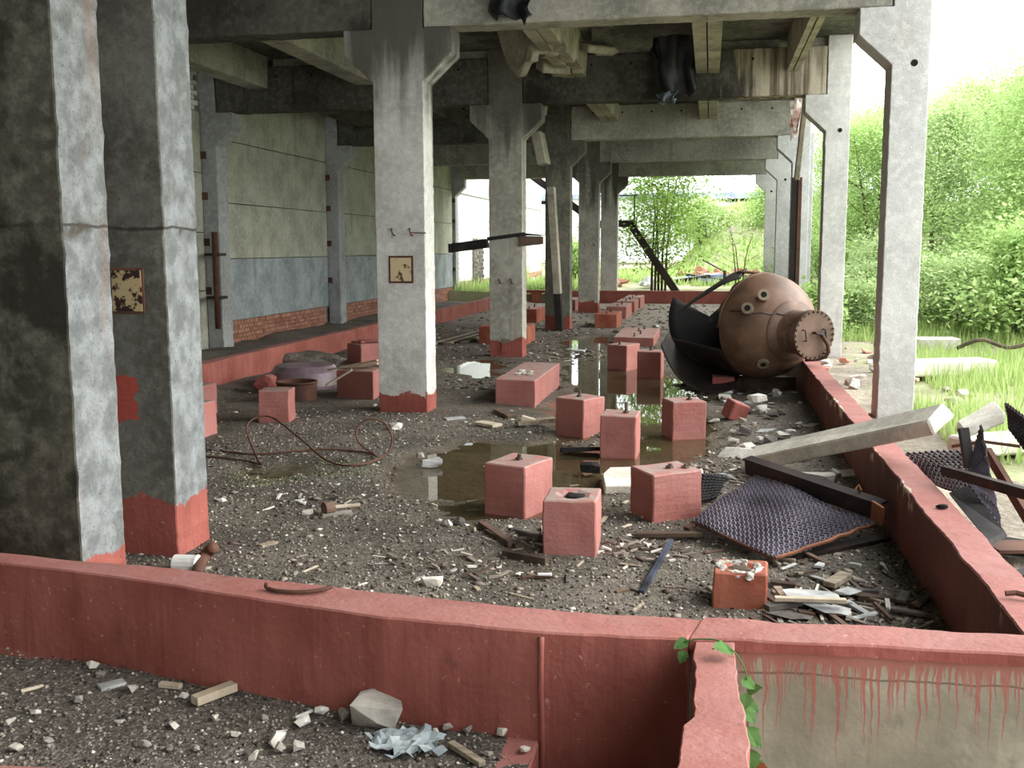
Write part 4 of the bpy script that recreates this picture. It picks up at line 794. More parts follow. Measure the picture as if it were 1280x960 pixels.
for k, (cc, w, h, lb) in enumerate((((-2.394, 14.800, 4.693), .34, .30, 'spalled rib chunk hanging beside the tilted slab'), ((-2.461, 16.300, 4.666), .40, .28, 'stepped broken rib end hanging over sooty beam'), ((-1.771, 16.200, 4.837), .5, .12, 'hanging crust of mortar left of the tar paper'), ((-3.379, 20.500, 4.528), .22, .2, 'loose lump caught on the corbel of stained pillar'))):
    m = MB(); c = Vector(cc); m.box(c, (w, .35, h), Matrix.Rotation(.3+k*.2, 3, 'Z') @ Matrix.Rotation(.35, 3, 'X')); m.box(c+Vector((w*.3, .12, -h*.4)), (w*.6, .3, h*.5), .4); one('rib_chunk', m, 'rib', lb, 'concrete piece', tuple(c), bevel=.02)
rough_slab('sagging_slab', [(-1.790, 15.600, 5.067), (-0.840, 15.600, 5.027), (-0.992, 16.700, 4.849), (-1.825, 16.700, 4.832)], .06, 'slab', 'dark sagging slab underside between broken ribs', (-1.333, 16.000, 5.014))
# torn tar paper hanging from the roof
def cloth(name, top, bot, mat, label, n=14, parent=None, cat='tar paper'):
    (a, b), (c, d) = [tuple(map(Vector, q)) for q in (top, bot)]; m = MB(); rs = random.Random(5); vs = []
    for i in range(n+1):
        for j in range(9):
            u, v = j/8, i/n; p = a.lerp(b, u).lerp(c.lerp(d, u), v); w = .09*math.sin(u*9+v*3)+.05*math.sin(u*17-v*5)
            p = p+Vector((.05*math.sin(v*8)*v, w*(.4+v), (.09*rs.random()-.04 if i == n else 0))); vs.append(p)
    m.add(vs, [(i*9+j, i*9+j+1, i*9+j+10, i*9+j+9) for i in range(n) for j in range(8)])
    o = m.build(name, mat, parent, origin=None if parent else tuple(a), smooth=True); so = o.modifiers.new('t', 'SOLIDIFY'); so.thickness = .008; return o
tp = tag(cloth('tar_paper', ((-0.865, 16.500, 5.281), (-0.265, 16.500, 5.302)), ((-0.791, 16.850, 4.164), (-0.297, 16.850, 4.197)), 'tar', ''), 'black tar paper hanging torn from the roof over sooty beam', 'tar paper')
cloth('torn_end', ((-0.884, 16.700, 4.194), (-0.565, 16.700, 4.257)), ((-0.810, 16.750, 4.017), (-0.613, 16.750, 4.072)), 'tar_blue', '', 4, tp)
cloth('tar_strip', ((-1.041, 16.600, 5.286), (-0.846, 16.600, 5.277)), ((-0.971, 16.800, 4.746), (-0.872, 16.800, 4.718)), 'tar', '', 8, tp)
tag(cloth('tar_flap', ((-2.326, 10.950, 4.500), (-1.854, 10.950, 4.509)), ((-2.294, 10.950, 4.178), (-1.880, 10.900, 4.142)), 'tar', '', 8), 'black tar paper flap hanging over the nearest beam', 'tar paper')
# hanging strip and channel post by the half-hidden white pillar
m = MB(); m.bar((1.489, 18.000, 4.304), (1.410, 18.400, 2.967), .16, .09, up=(1, 0, 0)); one('hanging_strip', m, 'rib', 'narrow mossy concrete strip hanging beside the rust-streaked pillar', 'concrete piece', (1.454, 18.200, 3.920), bevel=.012)
m = MB(); a = Vector((1.623, 21.000, 3.158)); m.bar((a.x-.05, a.y, 0), (a.x-.05, a.y, a.z), .10, .16, up=(0, 1, 0)); pc = one('channel_post', m, 'tank_dark', 'dark and rusty steel channel post standing behind the boiler', 'steel post', (a.x, a.y, 0))
m = MB(); m.bar((a.x+.045, a.y-.02, 0), (a.x+.045, a.y-.02, a.z), .07, .18, up=(0, 1, 0)); m.build('rusty_flange', 'rust', pc)
m = MB(); a = Vector((2.335, 27.000, 2.986)); m.box((a.x, 27.0, 2.3), (.24, .24, 4.6)); one('concrete_post', m, 'col_white', 'slim white post outside, seen past the channel post', 'post', (a.x, 27.0, 0), bevel=.012)
rough_slab('torn_lining', [(1.314, 19.500, 4.381), (1.518, 19.500, 4.458), (1.496, 19.500, 3.848), (1.362, 19.500, 3.711)], .03, 'lining', 'torn pale and reddish lining hanging at the third beam end', (1.416, 19.500, 4.212), 'lining')
# downpipe on the panel wall
t = thing('downpipe', 'dark red rusty pipe fixed to the panel wall beside the first wall pillar', 'pipe', (-8.45, 16.75, 0))
m = MB(); a, b = (-8.405, 16.750, 2.123), (-8.464, 16.750, 0.451); m.tube([a, (a[0], a[1], b[2])], .055, 10); m.build('pipe', 'rust', t, smooth=True)
for y in (318, 372):
    z = a[2]-(y-290)/121*(a[2]-b[2]); m = MB(); m.box((a[0]-.06, a[1]+.12, z), (.26, .30, .05)); m.build('pipe_bracket', 'dark_steel', t)

# ------------------------------------------------------------ rebar wire loop
W_ = [(-4.5, 8.30, .03), (-3.95, 8.16, .03), (-3.686, 8.02, .03), (-3.78, 8.15, .05), (-4.15, 8.75, .22), (-4.02, 8.95, .28), (-3.6, 8.62, .16), (-3.2, 8.25, .04), (-2.9, 8.05, .04), (-2.72, 8.35, .06), (-2.70, 8.55, .16), (-2.78, 8.62, .30), (-2.93, 8.6, .34), (-3.02, 8.55, .26), (-2.98, 8.5, .14), (-2.80, 8.42, .05), (-3.0, 8.66, .03), (-3.43, 8.72, .03), (-3.9, 8.42, .03), (-4.3, 8.5, .03)]
m = MB(); m.tube(smooth_path(W_), .009, 6); one('wire_coil', m, 'rust', 'rusty steel wire curled into a loop on the wet floor', 'wire', (-3.4, 8.4, 0), smooth=True)
# curved strap on the front kerb, can and bent pipe behind it
m = MB(); P_ = smooth_path([(-1.788, 3.900, 0.450), (-1.785, 3.899, 0.430), (-1.715, 3.870, 0.430), (-1.614, 3.878, 0.430), (-1.545, 3.906, 0.435), (-1.515, 3.938, 0.440)]); m.tube(P_, .009, 6); one('bent_strap', m, 'rust', 'thin rusty strap bent in an arc on the front kerb top', 'strap', (-1.678, 3.948, 0.420), smooth=True)
t = thing('white_can', 'white plastic can lying between front kerb and red pillar foot', 'can', (-2.983, 5.403, 0.000))
m = MB(); a, b = Vector((-2.967, 5.259, 0.050)), Vector((-2.834, 5.267, 0.050)); m.tube([a, a.lerp(b, .02), b], [.05, .055, .055], 14); m.build('can_body', 'white_tube', t, smooth=False)
m = MB(); m.tube([b, b+(b-a)*.05], .058, 14); m.build('can_rim', 'white_tube', t)
m = MB(); m.tube(smooth_path([(-2.777, 5.148, 0.030), (-2.823, 5.284, 0.050), (-2.851, 5.418, 0.070), (-2.789, 5.389, 0.120)]), .035, 8); one('bent_pipe', m, 'rust', 'short bent rusty pipe beside the white can', 'pipe', (-2.917, 5.510, 0.000), smooth=True)
# enamel basin and drum ring
t = thing('basin', 'purple-grey upturned enamel basin by the panel-wall kerb', 'basin', (-5.3, 12.95, 0)); m = MB(); n = 28
prof = [(.52, .0), (.54, .02), (.50, .05), (.46, .22), (.40, .30), (.0, .32)]; c = Vector((-5.28, 12.95, 0))
for i in range(len(prof)-1):
    (ra, za), (rb_, zb_) = prof[i], prof[i+1]
    m.add([c+Vector((r*math.cos(2*math.pi*k/n)*.95, r*math.sin(2*math.pi*k/n), z)) for r, z in ((ra, za), (rb_, zb_)) for k in range(n)], [(k, (k+1) % n, n+(k+1) % n, n+k) for k in range(n)])
m.build('bowl', 'basin', t, smooth=True)
t = thing('drum_ring', 'rusty cut drum ring lying in front of the basin', 'drum', (-4.92, 11.75, 0)); m = MB(); n = 26; c = Vector((-4.92, 11.8, 0))
for r, z0_, z1_ in ((.24, 0, .22), (.225, .22, 0)):
    m.add([c+Vector((r*math.cos(2*math.pi*k/n), r*math.sin(2*math.pi*k/n), z)) for z in (z0_, z1_) for k in range(n)], [(k, (k+1) % n, n+(k+1) % n, n+k) for k in range(n)])
m.build('drum_wall', 'rust', t, smooth=True); m = MB(); m.tube([c+Vector((.24*math.cos(2*math.pi*k/n), .24*math.sin(2*math.pi*k/n), .22)) for k in range(n+1)], .016, 6); m.build('drum_rim', 'rust', t, smooth=True)
m = MB(); m.rock((-5.55, 12.3, .12), (.3, .3, .28), 9, sub=2); one('brick_lump', m, 'red', 'reddish lump beside the upturned basin', 'lump', (-5.55, 12.3, 0))
m = MB(); m.rock((-6.0, 15.0, .1), (1.2, .8, .34), 5, sub=3, rough=.5); one('soil_heap', m, 'ledge', 'dark soil heap at the foot of the panel-wall kerb', 'heap', (-6.0, 15.0, 0))
for k, (a, b, w, lb) in enumerate((((-4.685, 12.300, 0.319), (-3.965, 12.100, 0.474), .12, 'upper pale plank resting on the planked red block'), ((-4.590, 11.900, 0.170), (-4.282, 12.000, 0.361), .10, 'lower pale plank leaning against the planked red block'), ((-4.516, 12.300, 0.322), (-4.031, 12.300, 0.411), .16, 'short pale board laid flat on the planked red block'))):
    m = MB(); m.bar(a, b, w, .025); one('plank', m, 'wood_pale', lb, 'plank', a, bevel=.004)
for k in range(6):
    a, b = (-4.991, 18.799, 0.030), (-5.059, 22.713, 0.030); o_ = Vector((-.28+.13*k, .12*k, 0)); m = MB(); m.bar(Vector(a)+o_, Vector(a)+o_+Vector((.12+jit(R0, .1), 2.6+jit(R0, .5), 0)), .11, .03)
    one('floor_plank', m, 'wood' if k % 2 else 'wood_dark', 'old plank lying with others on the floor behind the pale pillar', 'plank', Vector(a)+o_, 'planks on the floor behind the pale pillar')

# ------------------------------------------------------------ loose stones, chips of wood, rubble
def stone(x, y, w, h, mat, label, group=None, z=0., name='stone', zr=None, cat='stone', sub=2):
    dpx = 0; p = (x, y, z); m = MB(); m.rock((x, y, z+h*.35), (w, w*R0.uniform(.7, .95), h), R0.randint(0, 99), R0.uniform(0, 3), sub, .4); return one(name, m, mat, label, cat, p, group)
def chunk(x, y, dims, rz, mat, label, name='rubble_piece', cat='rubble', z=0., tilt=0., group=None, bevel=.0):
    w, d, h = dims; rs = random.Random(int(x*1000)+int(y*370)); bm = bmesh.new(); R_ = Matrix.Rotation(rz, 3, 'Z') @ Matrix.Rotation(tilt, 3, 'Y'); c = Vector((x, y, z+h*.42+abs(math.sin(tilt))*w*.3))
    for k in range(16):
        q = Vector((rs.uniform(-1, 1), rs.uniform(-1, 1), rs.uniform(-1, 1))); q /= max(abs(q.x), abs(q.y), abs(q.z))**.75; bm.verts.new(c+R_ @ Vector((q.x*w/2, q.y*d/2, q.z*h/2)))
    r = bmesh.ops.convex_hull(bm, input=bm.verts[:]); bmesh.ops.delete(bm, geom=[g_ for g_ in r['geom_interior'] if isinstance(g_, bmesh.types.BMVert)], context='VERTS'); bm.verts.index_update()
    m = MB(); m.add([v.co.copy() for v in bm.verts], [[v.index for v in f.verts] for f in bm.faces]); bm.free()
    return one(name, m, mat, label, cat, (x, y, z), group)
def stick(a, b, w, h, mat, label, name='stick', cat='stick', group=None):
    m = MB(); m.bar(a, b, w, h); return one(name, m, mat, label, cat, a, group, bevel=.002)
# foreground yard
c = (-1.244, 3.644, 0.000); chunk(c[0], c[1], (.22, .17, .14), .4, 'stone', 'grey trapezoid concrete lump at the foot of the front kerb', 'concrete_lump', bevel=.012)
a, b = (-2.001, 3.650, 0.030), (-1.908, 3.815, 0.030); stick(a, b, .05, .035, 'wood_pale', 'pale split wedge of wood on the yard gravel', 'wood_wedge')
stick((-2.240, 3.806, 0.015), (-2.141, 3.800, 0.015), .03, .02, 'wood_pale', 'short pale wood chip near the kerb foot', 'wood_chip', 'wood chip')
stick((-2.474, 3.730, 0.012), (-2.404, 3.808, 0.012), .06, .015, 'shingle', 'flat grey slat beside the short pale wood chip', 'grey_slat', 'slat')
stick((-2.780, 3.647, 0.010), (-2.723, 3.714, 0.010), .015, .012, 'wood_pale', 'thin pale stick near the picture edge on yard gravel')
stick((-1.558, 3.617, 0.012), (-1.514, 3.690, 0.012), .012, .01, 'white_tube', 'thin white stick beside the trapezoid lump')
stick((-0.907, 3.515, 0.015), (-0.757, 3.384, 0.015), .03, .02, 'wood', 'grey stick slanting next to the crumpled plastic', 'wood_stick')
m = MB(); c = (-1.074, 3.496, 0.000); vs = []
for i in range(13):
    for j in range(13):
        u, v = i/12-.5, j/12-.5; q = Vector((c[0]+u*.30, c[1]+v*.24, .02+.03*abs(mn.noise(Vector((u*6, v*6, 1))))+.03*mn.noise(Vector((u*15, v*15, 5))))); q.x += .03*mn.noise(Vector((v*9, 3, u))); vs.append(q)
m.add(vs, [(i*13+j, i*13+j+1, i*13+j+14, i*13+j+13) for i in range(12) for j in range(12) if math.hypot(i/11-.5, j/11-.5)+.18*mn.noise(Vector((i*.5, j*.5, 2))) < .5]); o = one('plastic_sheet', m, 'plastic', 'crumpled pale blue plastic sheet in front of the trapezoid lump', 'plastic sheet', c); o.modifiers.new('t', 'SOLIDIFY').thickness = .003
stone(*(-0.701, 3.668), .06, .04, 'stone_white', 'pale ochre stone close to the trench edge')
YS = [(116,837,26),(127,848,18),(216,912,18),(182,934,16),(212,938,14),(347,930,28),(349,941,20),(379,910,26),(374,938,18),(46,893,22),(165,808+60,20),(293,921,14),(245,938,12),(317,948,18),(403,893,20),(430,897,22),(437,886,18),(545,918,18),(560,912,16),(628,919,16),(405,880,14),(98,880,16),(150,905,14),(60,930,18),(270,900,16),(330,900,14),(230,872,14),(12,905,18),(610,945,14),(655,940,16),(585,915,14),(20,940,20)]
YW = [(-2.629, 3.924),(-2.536, 3.846),(-1.992, 3.460),(-2.019, 3.311),(-1.919, 3.304),(-1.547, 3.422),(-1.514, 3.359),(-1.503, 3.562),(-1.449, 3.390),(-2.591, 3.483),(-2.319, 3.722),(-1.732, 3.447),(-1.823, 3.321),(-1.588, 3.303),(-1.473, 3.687),(-1.379, 3.675),(-1.384, 3.754),(-0.986, 3.603),(-0.951, 3.649),(-0.736, 3.642),(-1.501, 3.778),(-2.484, 3.599),(-2.218, 3.466),(-2.392, 3.268),(-1.866, 3.565),(-1.681, 3.599),(-2.091, 3.732),(-2.642, 3.389),(-0.756, 3.473),(-0.633, 3.527),(-0.871, 3.644),(-2.470, 3.191)]
for (x, y), (_, _, w) in zip(YW, YS):
    w = w*.0027; chunk(x, y, (w, w*R0.uniform(.6, .95), w*R0.uniform(.5, .8)), R0.uniform(0, 3), R0.choice(['stone', 'stone', 'stone_white']), 'small pale stone scattered on the yard gravel before the kerb', 'stone', 'stone', tilt=R0.uniform(0, .3), group='small stones on the yard gravel')
# inside, near
c = (-1.444, 5.255, 0.000); chunk(c[0], c[1], (.12, .09, .07), .3, 'stone_white', 'white-speckled stone just behind the front kerb', 'stone', 'stone')
c = (-1.851, 5.542, 0.000); chunk(c[0], c[1], (.24, .10, .02), .5, 'shingle', 'flat grey wood flake behind the front kerb', 'wood_flake', 'wood flake')
stick((-1.837, 5.166, 0.015), (-1.807, 5.227, 0.015), .02, .012, 'white_tube', 'tiny white chip on the gravel near the grey flake', 'white_chip', 'chip')
stick((-2.227, 5.337, 0.015), (-2.187, 5.465, 0.015), .02, .014, 'wood_pale', 'thin white splinter on the gravel behind the bent strap', 'white_splinter', 'chip')
stone(*(-1.668, 6.470), .075, .06, 'stone_white', 'rounded white stone beside the dark stone'); stone(*(-1.609, 6.541), .10, .06, 'stone_dark', 'dark stone beside the rounded white one')
c = (-2.710, 6.580, 0.000); chunk(c[0], c[1], (.10, .08, .05), .2, 'stone', 'pale brownish stone near the wood and tube heap', 'stone', 'stone')
m = MB(); m.tube([(-2.570, 6.568, 0.060), (-2.526, 6.621, 0.060)], .045, 12); one('pipe_stub', m, 'wood_red', 'rusty pipe stub in the small heap on the floor', 'pipe', (-2.620, 6.774, 0.000))
stick((-2.591, 6.729, 0.030), (-2.402, 6.832, 0.030), .03, .02, 'wood_pale', 'pale stick poking out of the small heap'); stick((-2.580, 6.547, 0.020), (-2.403, 6.666, 0.020), .06, .02, 'stone', 'grey slat lying before the rusty pipe stub', 'grey_slat', 'slat')
c = (-2.308, 8.377, 0.000); chunk(c[0], c[1], (.20, .16, .09), .7, 'shingle', 'pale crumbly lump lying in the shallow puddle', 'concrete_lump')
stone(*(-3.096, 9.946), .17, .10, 'stone_white', 'whitish stone near the foot of the cream-plate pillar')
stone(*(-2.479, 8.658), .08, .06, 'stone', 'small brown stone at the puddle shore')
c = (-0.673, 8.127, -0.000); m = MB(); A_ = [(-0.798, 7.964, 0.070), (-0.765, 8.212, 0.070), (-0.525, 8.285, 0.070), (-0.456, 7.793, 0.070), (-0.509, 7.593, 0.070), (-0.738, 7.553, 0.070)]; m.hexa([(x, y, -.03) for x, y, z in A_], A_); one('pale_slab', m, 'pile', 'pale flat slab lying in the puddle between two pedestals', 'slab', c, bevel=.008)
for k, (a, b, w, h, mt, lb) in enumerate((
    ((-1.447, 6.498, 0.030), (-1.152, 6.024, 0.040), .05, .03, 'wood_red', 'reddish stick lying off the cornerwise pedestal'), ((-1.171, 5.867, 0.030), (-0.893, 5.755, 0.030), .05, .04, 'wood_dark', 'dark stick at the foot of the sooty-holed pedestal'),
    ((-1.364, 6.315, 0.030), (-1.101, 6.015, 0.030), .06, .03, 'wood_dark', 'dark flat stick lying in the litter before the pedestals'), ((-1.227, 6.415, 0.020), (-0.996, 6.159, 0.050), .04, .03, 'stone_dark', 'dark splinter between the cornerwise and sooty-holed pedestals'),
    ((-0.993, 5.471, 0.015), (-0.822, 5.529, 0.020), .03, .015, 'wood_red', 'reddish splinter beneath the thin white chip'), ((-0.905, 5.481, 0.035), (-0.826, 5.495, 0.035), .02, .012, 'white_tube', 'thin white chip on a reddish splinter'),
    ((-1.268, 5.479, 0.015), (-1.207, 5.579, 0.015), .04, .015, 'wood_dark', 'brown flake on the gravel between flake and splinter'), ((-2.302, 11.207, 0.030), (-2.050, 10.746, 0.030), .10, .04, 'wood_red', 'orange-brown board end near the long low plinth'),
    ((-1.913, 10.288, 0.050), (-1.544, 10.481, 0.070), .12, .04, 'wood', 'broken grey board at the puddle shore by the long plinth'), ((-1.873, 10.345, 0.100), (-1.742, 10.356, 0.060), .08, .05, 'wood_pale', 'pale splintered wood piece on the broken grey board'),
    ((-2.338, 10.386, 0.030), (-2.102, 10.227, 0.030), .14, .03, 'wood_pale', 'pale wood flake between cream-plate pillar and long plinth'), ((-2.750, 10.584, 0.020), (-2.572, 10.721, 0.020), .10, .02, 'shingle', 'pale chip on the gravel by the cream-plate pillar'),
    ((-2.679, 5.770, 0.020), (-2.617, 5.869, 0.020), .05, .02, 'wood', 'tan wood scrap behind the front kerb'), ((-2.371, 5.616, 0.012), (-2.306, 5.693, 0.012), .02, .012, 'wood_pale', 'thin cream sliver near the tan wood scrap'))):
    stick(a, b, w, h, mt, lb, 'wood_scrap', 'wood scrap')
c = (-0.939, 8.323, 0.000); chunk(c[0], c[1], (.16, .14, .09), .2, 'black', 'black burnt lump beside the pale flat slab', 'burnt_lump', 'lump', bevel=.015)
c = (-1.130, 9.221, 0.000); chunk(c[0], c[1], (.42, .20, .05), .1, 'char', 'low charred heap in the puddle behind cornerwise pedestal', 'burnt_heap', 'lump', bevel=.015)
# right side rubble
RB = [((0.292, 9.133, -0.000), (.40, .17, .09), -.1, 'debris_concrete', 'broken grey concrete bar before the boiler, near the angle iron end'), ((0.760, 9.777, -0.000), (.26, .18, .04), .2, 'shingle', 'white flat shard between pile and boiler'), ((0.542, 11.641, 0.000), (.22, .2, .12), .2, 'debris_concrete', 'lower grey lump of the stacked pair by the tilted cube'),
      ((0.578, 10.474, 0.000), (.36, .12, .03), .5, 'shingle', 'pale splinter lying among rubble past the stacked lumps'), ((0.079, 11.023, 0.000), (.12, .1, .04), .1, 'stone_white', 'white crumb at the foot of the tilted red cube'), ((0.198, 12.634, -0.000), (.2, .16, .08), .3, 'stone_white', 'pale lump just in front of the boiler support block'),
      ((0.377, 9.594, 0.000), (.18, .14, .05), .9, 'stone_white', 'whitish fragment behind the broken grey bar'), ((0.845, 8.190, 0.000), (.3, .2, .1), .3, 'debris_concrete', 'pale broken piece beneath the leaning pile'), ((1.107, 8.377, 0.000), (.34, .22, .09), .3, 'stone', 'grey broken piece beneath the leaning pile close to kerb'), ((0.784, 11.514, 0.000), (.12, .1, .08), .3, 'stone_dark', 'dark stone on the rubble bank below the boiler')]
for p, d, rz, mt, lb in RB: chunk(p[0], p[1], d, rz, mt, lb, 'rubble_piece', 'rubble')
c = (0.542, 11.641, 0.000); chunk(c[0], c[1]+.02, (.2, .17, .10), .6, 'pile', 'upper grey lump of the stacked pair by the tilted cube', 'rubble_piece', 'rubble', z=.125)
rs = random.Random(12)
for k in range(46):
    x, y = rs.uniform(.15, 1.1), rs.uniform(8.0, 13.2)
    if (x-.30)**2+(y-11.2)**2 < .1: continue
    w = rs.uniform(.05, .16); chunk(x, y, (w, w*rs.uniform(.5, .9), w*rs.uniform(.25, .6)), rs.uniform(0, 3), rs.choice(['debris_concrete', 'stone_white', 'stone', 'shingle', 'stone_dark']), 'small broken piece on the rubble bank between pile and boiler', 'rubble_piece', 'rubble', z=.03, tilt=rs.uniform(0, .3), group='rubble bank pieces')
for k in range(30):
    x, y = rs.uniform(-5.8, -2.2), rs.uniform(6.2, 15); w = rs.uniform(.04, .11)
    if -3.8 < x < -2.9 and 10.8 < y < 11.6: continue
    chunk(x, y, (w, w*.7, w*.4), rs.uniform(0, 3), rs.choice(['stone', 'shingle', 'stone_white', 'stone_dark']), 'small pale fragment strewn on the dirt floor among the blocks', 'rubble_piece', 'rubble', tilt=rs.uniform(0, .2), group='fragments on the dirt floor')
for k in range(34):
    x, y = rs.uniform(-2.6, -.5), rs.uniform(17, 32); w = rs.uniform(.08, .22)
    if x < -1.9 and y > 23: continue
    if y < 22 and x > -1.9: continue
    chunk(x, y, (w, w*.7, w*.3), rs.uniform(0, 3), rs.choice(['stone', 'shingle', 'wood_dark', 'stone_dark']), 'debris fragment on the floor towards the far kerb', 'rubble_piece', 'rubble', tilt=rs.uniform(0, .2), group='fragments towards the far kerb')
# heap of slate and wood scraps by the stump
HS = [((0.546, 5.295, 0.050), (.30, .20, .02), .1, 'shingle', 'large pale shingle with ragged edge beside the orange-red stump'), ((0.594, 5.180, 0.030), (.26, .16, .02), -.2, 'shingle', 'ragged pale shingle nearest the pit coping'), ((0.741, 5.434, 0.040), (.14, .11, .02), .9, 'shingle', 'square grey shingle at the far end of the scrap heap'), ((0.413, 5.072, 0.020), (.24, .10, .02), .2, 'stone_dark', 'dark slate strip between stump and coping')]
for p, d, rz, mt, lb in HS: chunk(p[0], p[1], d, rz, mt, lb, 'slate_shingle', 'shingle', z=p[2], tilt=.06, bevel=.003)
stick((0.350, 5.143, 0.090), (0.698, 5.169, 0.090), .035, .02, 'wood_pale', 'long pale batten lying on the ragged shingles', 'batten', 'batten')
stick((0.310, 5.108, 0.050), (0.480, 5.205, 0.060), .05, .03, 'stone_dark', 'dark batten end beside the stump', 'batten', 'batten')
stick((0.655, 5.533, 0.050), (0.760, 5.668, 0.070), .07, .03, 'wood', 'stubby weathered batten behind the shingles', 'batten', 'batten')
stick((0.787, 5.421, 0.030), (1.050, 5.394, 0.030), .05, .03, 'wood_dark', 'dark batten pointing to the open-side kerb', 'batten', 'batten')
for k in range(70):
    x, y = rs.uniform(.35, 1.1), rs.uniform(4.35, 6.1); L = rs.uniform(.06, .26); a = rs.uniform(0, 3.1)
    stick((x, y, .02+rs.uniform(0, .03)), (min(x+L*math.cos(a), 1.14), y+L*math.sin(a), .02+rs.uniform(0, .03)), rs.uniform(.012, .05), rs.uniform(.008, .02), rs.choice(['wood_dark', 'wood_dark', 'stone_dark', 'wood', 'shingle', 'wood_red']), 'small splinter in the litter between stump and open-side kerb', 'splinter', 'splinter', 'splinters by the stump')
for k in range(60):
    x, y = rs.uniform(-1.9, .2), rs.uniform(4.8, 8.4); L = rs.uniform(.04, .16); a = rs.uniform(0, 3.1)
    stick((x, y, .015), (x+L*math.cos(a), y+L*math.sin(a), .02), rs.uniform(.01, .03), rs.uniform(.006, .015), rs.choice(['wood_dark', 'wood_red', 'wood', 'stone_dark', 'wood_pale']), 'thin splinter on the gravel around the nearest pedestals', 'splinter', 'splinter', 'splinters around the nearest pedestals')
# gravel and chips nobody could count
def scatter(name, n, region, rmin, rmax, mat, label, seed, zf, flat=.6, rej=None):
    rn = np.random.RandomState(seed); x0, x1, y0, y1 = region
    x = rn.uniform(x0, x1, n); y = y0+(y1-y0)*rn.uniform(0, 1, n)**1.6
    if rej is not None: k = ~rej(x, y); x, y = x[k], y[k]; n = len(x)
    r = rmin+(rmax-rmin)*rn.rand(n)**3; a = rn.rand(n)*6.28; z = zf(x, y)
    dirs = np.array([(1, 0, 0), (0, 1, 0), (-1, 0, 0), (0, -1, 0), (0, 0, 1), (0, 0, -1)], float)
    sc = 1+.5*(rn.rand(n, 6)-.5); v = dirs[None]*sc[..., None]*r[:, None, None]
    c, s_ = np.cos(a)[:, None], np.sin(a)[:, None]; vx, vy = v[..., 0]*c-v[..., 1]*s_*.7, v[..., 0]*s_+v[..., 1]*c*.7
    V = np.stack([vx+x[:, None], vy+y[:, None], v[..., 2]*flat+(z+r*flat*.3)[:, None]], -1).reshape(-1, 3)
    F = np.array([(0, 1, 4), (1, 2, 4), (2, 3, 4), (3, 0, 4), (1, 0, 5), (2, 1, 5), (3, 2, 5), (0, 3, 5)]); F = (F[None]+6*np.arange(n)[:, None, None]).reshape(-1, 3)
    me = bpy.data.meshes.new(name); me.vertices.add(len(V)); me.vertices.foreach_set('co', V.ravel()); me.loops.add(F.size); me.loops.foreach_set('vertex_index', F.ravel())
    me.polygons.add(len(F)); me.polygons.foreach_set('loop_start', np.arange(0, F.size, 3)); me.polygons.foreach_set('loop_total', np.full(len(F), 3)); me.materials.append(M[mat]); me.update(calc_edges=True)
    o = bpy.data.objects.new(name, me); COL.objects.link(o); return tag(o, label, 'gravel', kind='stuff')
def inpud(x, y):
    d = np.full(x.shape, 1e9)
    for p_ in PUDDLES: d = np.minimum(d, inside(x, y, p_))
    return d < -.12
scatter('floor_gravel', 42000, (-4.6, 1.14, 3.95, 11), .003, .017, 'gravel', 'fine gravel covering the dirt floor inside kerbs', 1, floor_z, rej=inpud)
scatter('floor_chips', 5200, (-6, 1.12, 4.2, 22), .006, .05, 'chips', 'litter of chips and splinters strewn on the floor', 2, floor_z, flat=.25, rej=inpud)
oz = lambda X, Y: vnoise(X, Y, 1.3, 21)*.03+vnoise(X, Y, 6, 22)*.02+vnoise(X, Y, 14, 23)*.012
scatter('far_floor_litter', 5200, (-6.2, 1.1, 13, 33.5), .012, .075, 'chips_dark', 'dark litter and crumbs strewn over the floor towards the far kerb', 6, floor_z, flat=.3, rej=inpud)
scatter('yard_gravel', 16000, (-4.2, -.62, 2.4, 4.1), .003, .015, 'gravel', 'fine gravel of the yard before the front kerb', 3, oz)

c = (-2.283, 2.891, 0.040); m = MB(); m.box((c[0], c[1], .0), (.36, .24, .12), .1); one('kerb_stub', m, 'red', 'low red kerb stub at the near corner of the yard', 'kerb stub', (c[0], c[1], 0), bevel=.012)
# heaps of fine litter
def litter(name, n, cx, cy, rx, ry, mat, label, seed, lmax=.14):
    rs = random.Random(seed); m = MB()
    for k in range(n):
        r = math.sqrt(rs.random()); t = rs.uniform(0, 6.28); x, y = cx+rx*r*math.cos(t), cy+ry*r*math.sin(t); L = rs.uniform(.02, lmax); a = rs.uniform(0, 3.14); z = .012+rs.random()*.03*(1-r)
        m.bar((x, y, z), (x+L*math.cos(a), y+L*math.sin(a), z+rs.uniform(-.005, .02)), rs.uniform(.006, .03), rs.uniform(.004, .012))
    tag(m.build(name, mat), label, 'litter', kind='stuff')
litter('wood_litter', 90, -1.0, 6.25, .32, .28, 'chips', 'dark splintery litter between cornerwise and sooty-holed pedestals', 1)
litter('wood_litter', 60, -.35, 6.1, .3, .2, 'chips', 'splintery litter between sooty-holed pedestal and flat mesh sheet', 2, .1)
litter('wood_litter', 140, .7, 5.2, .4, .6, 'chips', 'splintery litter around the ragged shingles', 3)
litter('wood_litter', 70, .1, 8.3, .35, .5, 'chips', 'splintery litter in front of the broken grey bar', 4, .2)
litter('wood_litter', 90, -2.2, 17.4, .6, 1.1, 'chips', 'pale litter at the foot of the bracketed pillar', 5, .25)
litter('wood_litter', 60, -2.7, 6.9, .5, .4, 'chips', 'fine litter on the gravel beside the small pipe stub heap', 6, .1)
litter('wood_litter', 60, -1.4, 5.6, .5, .35, 'chips', 'fine litter on the gravel before the pedestals', 7, .08)
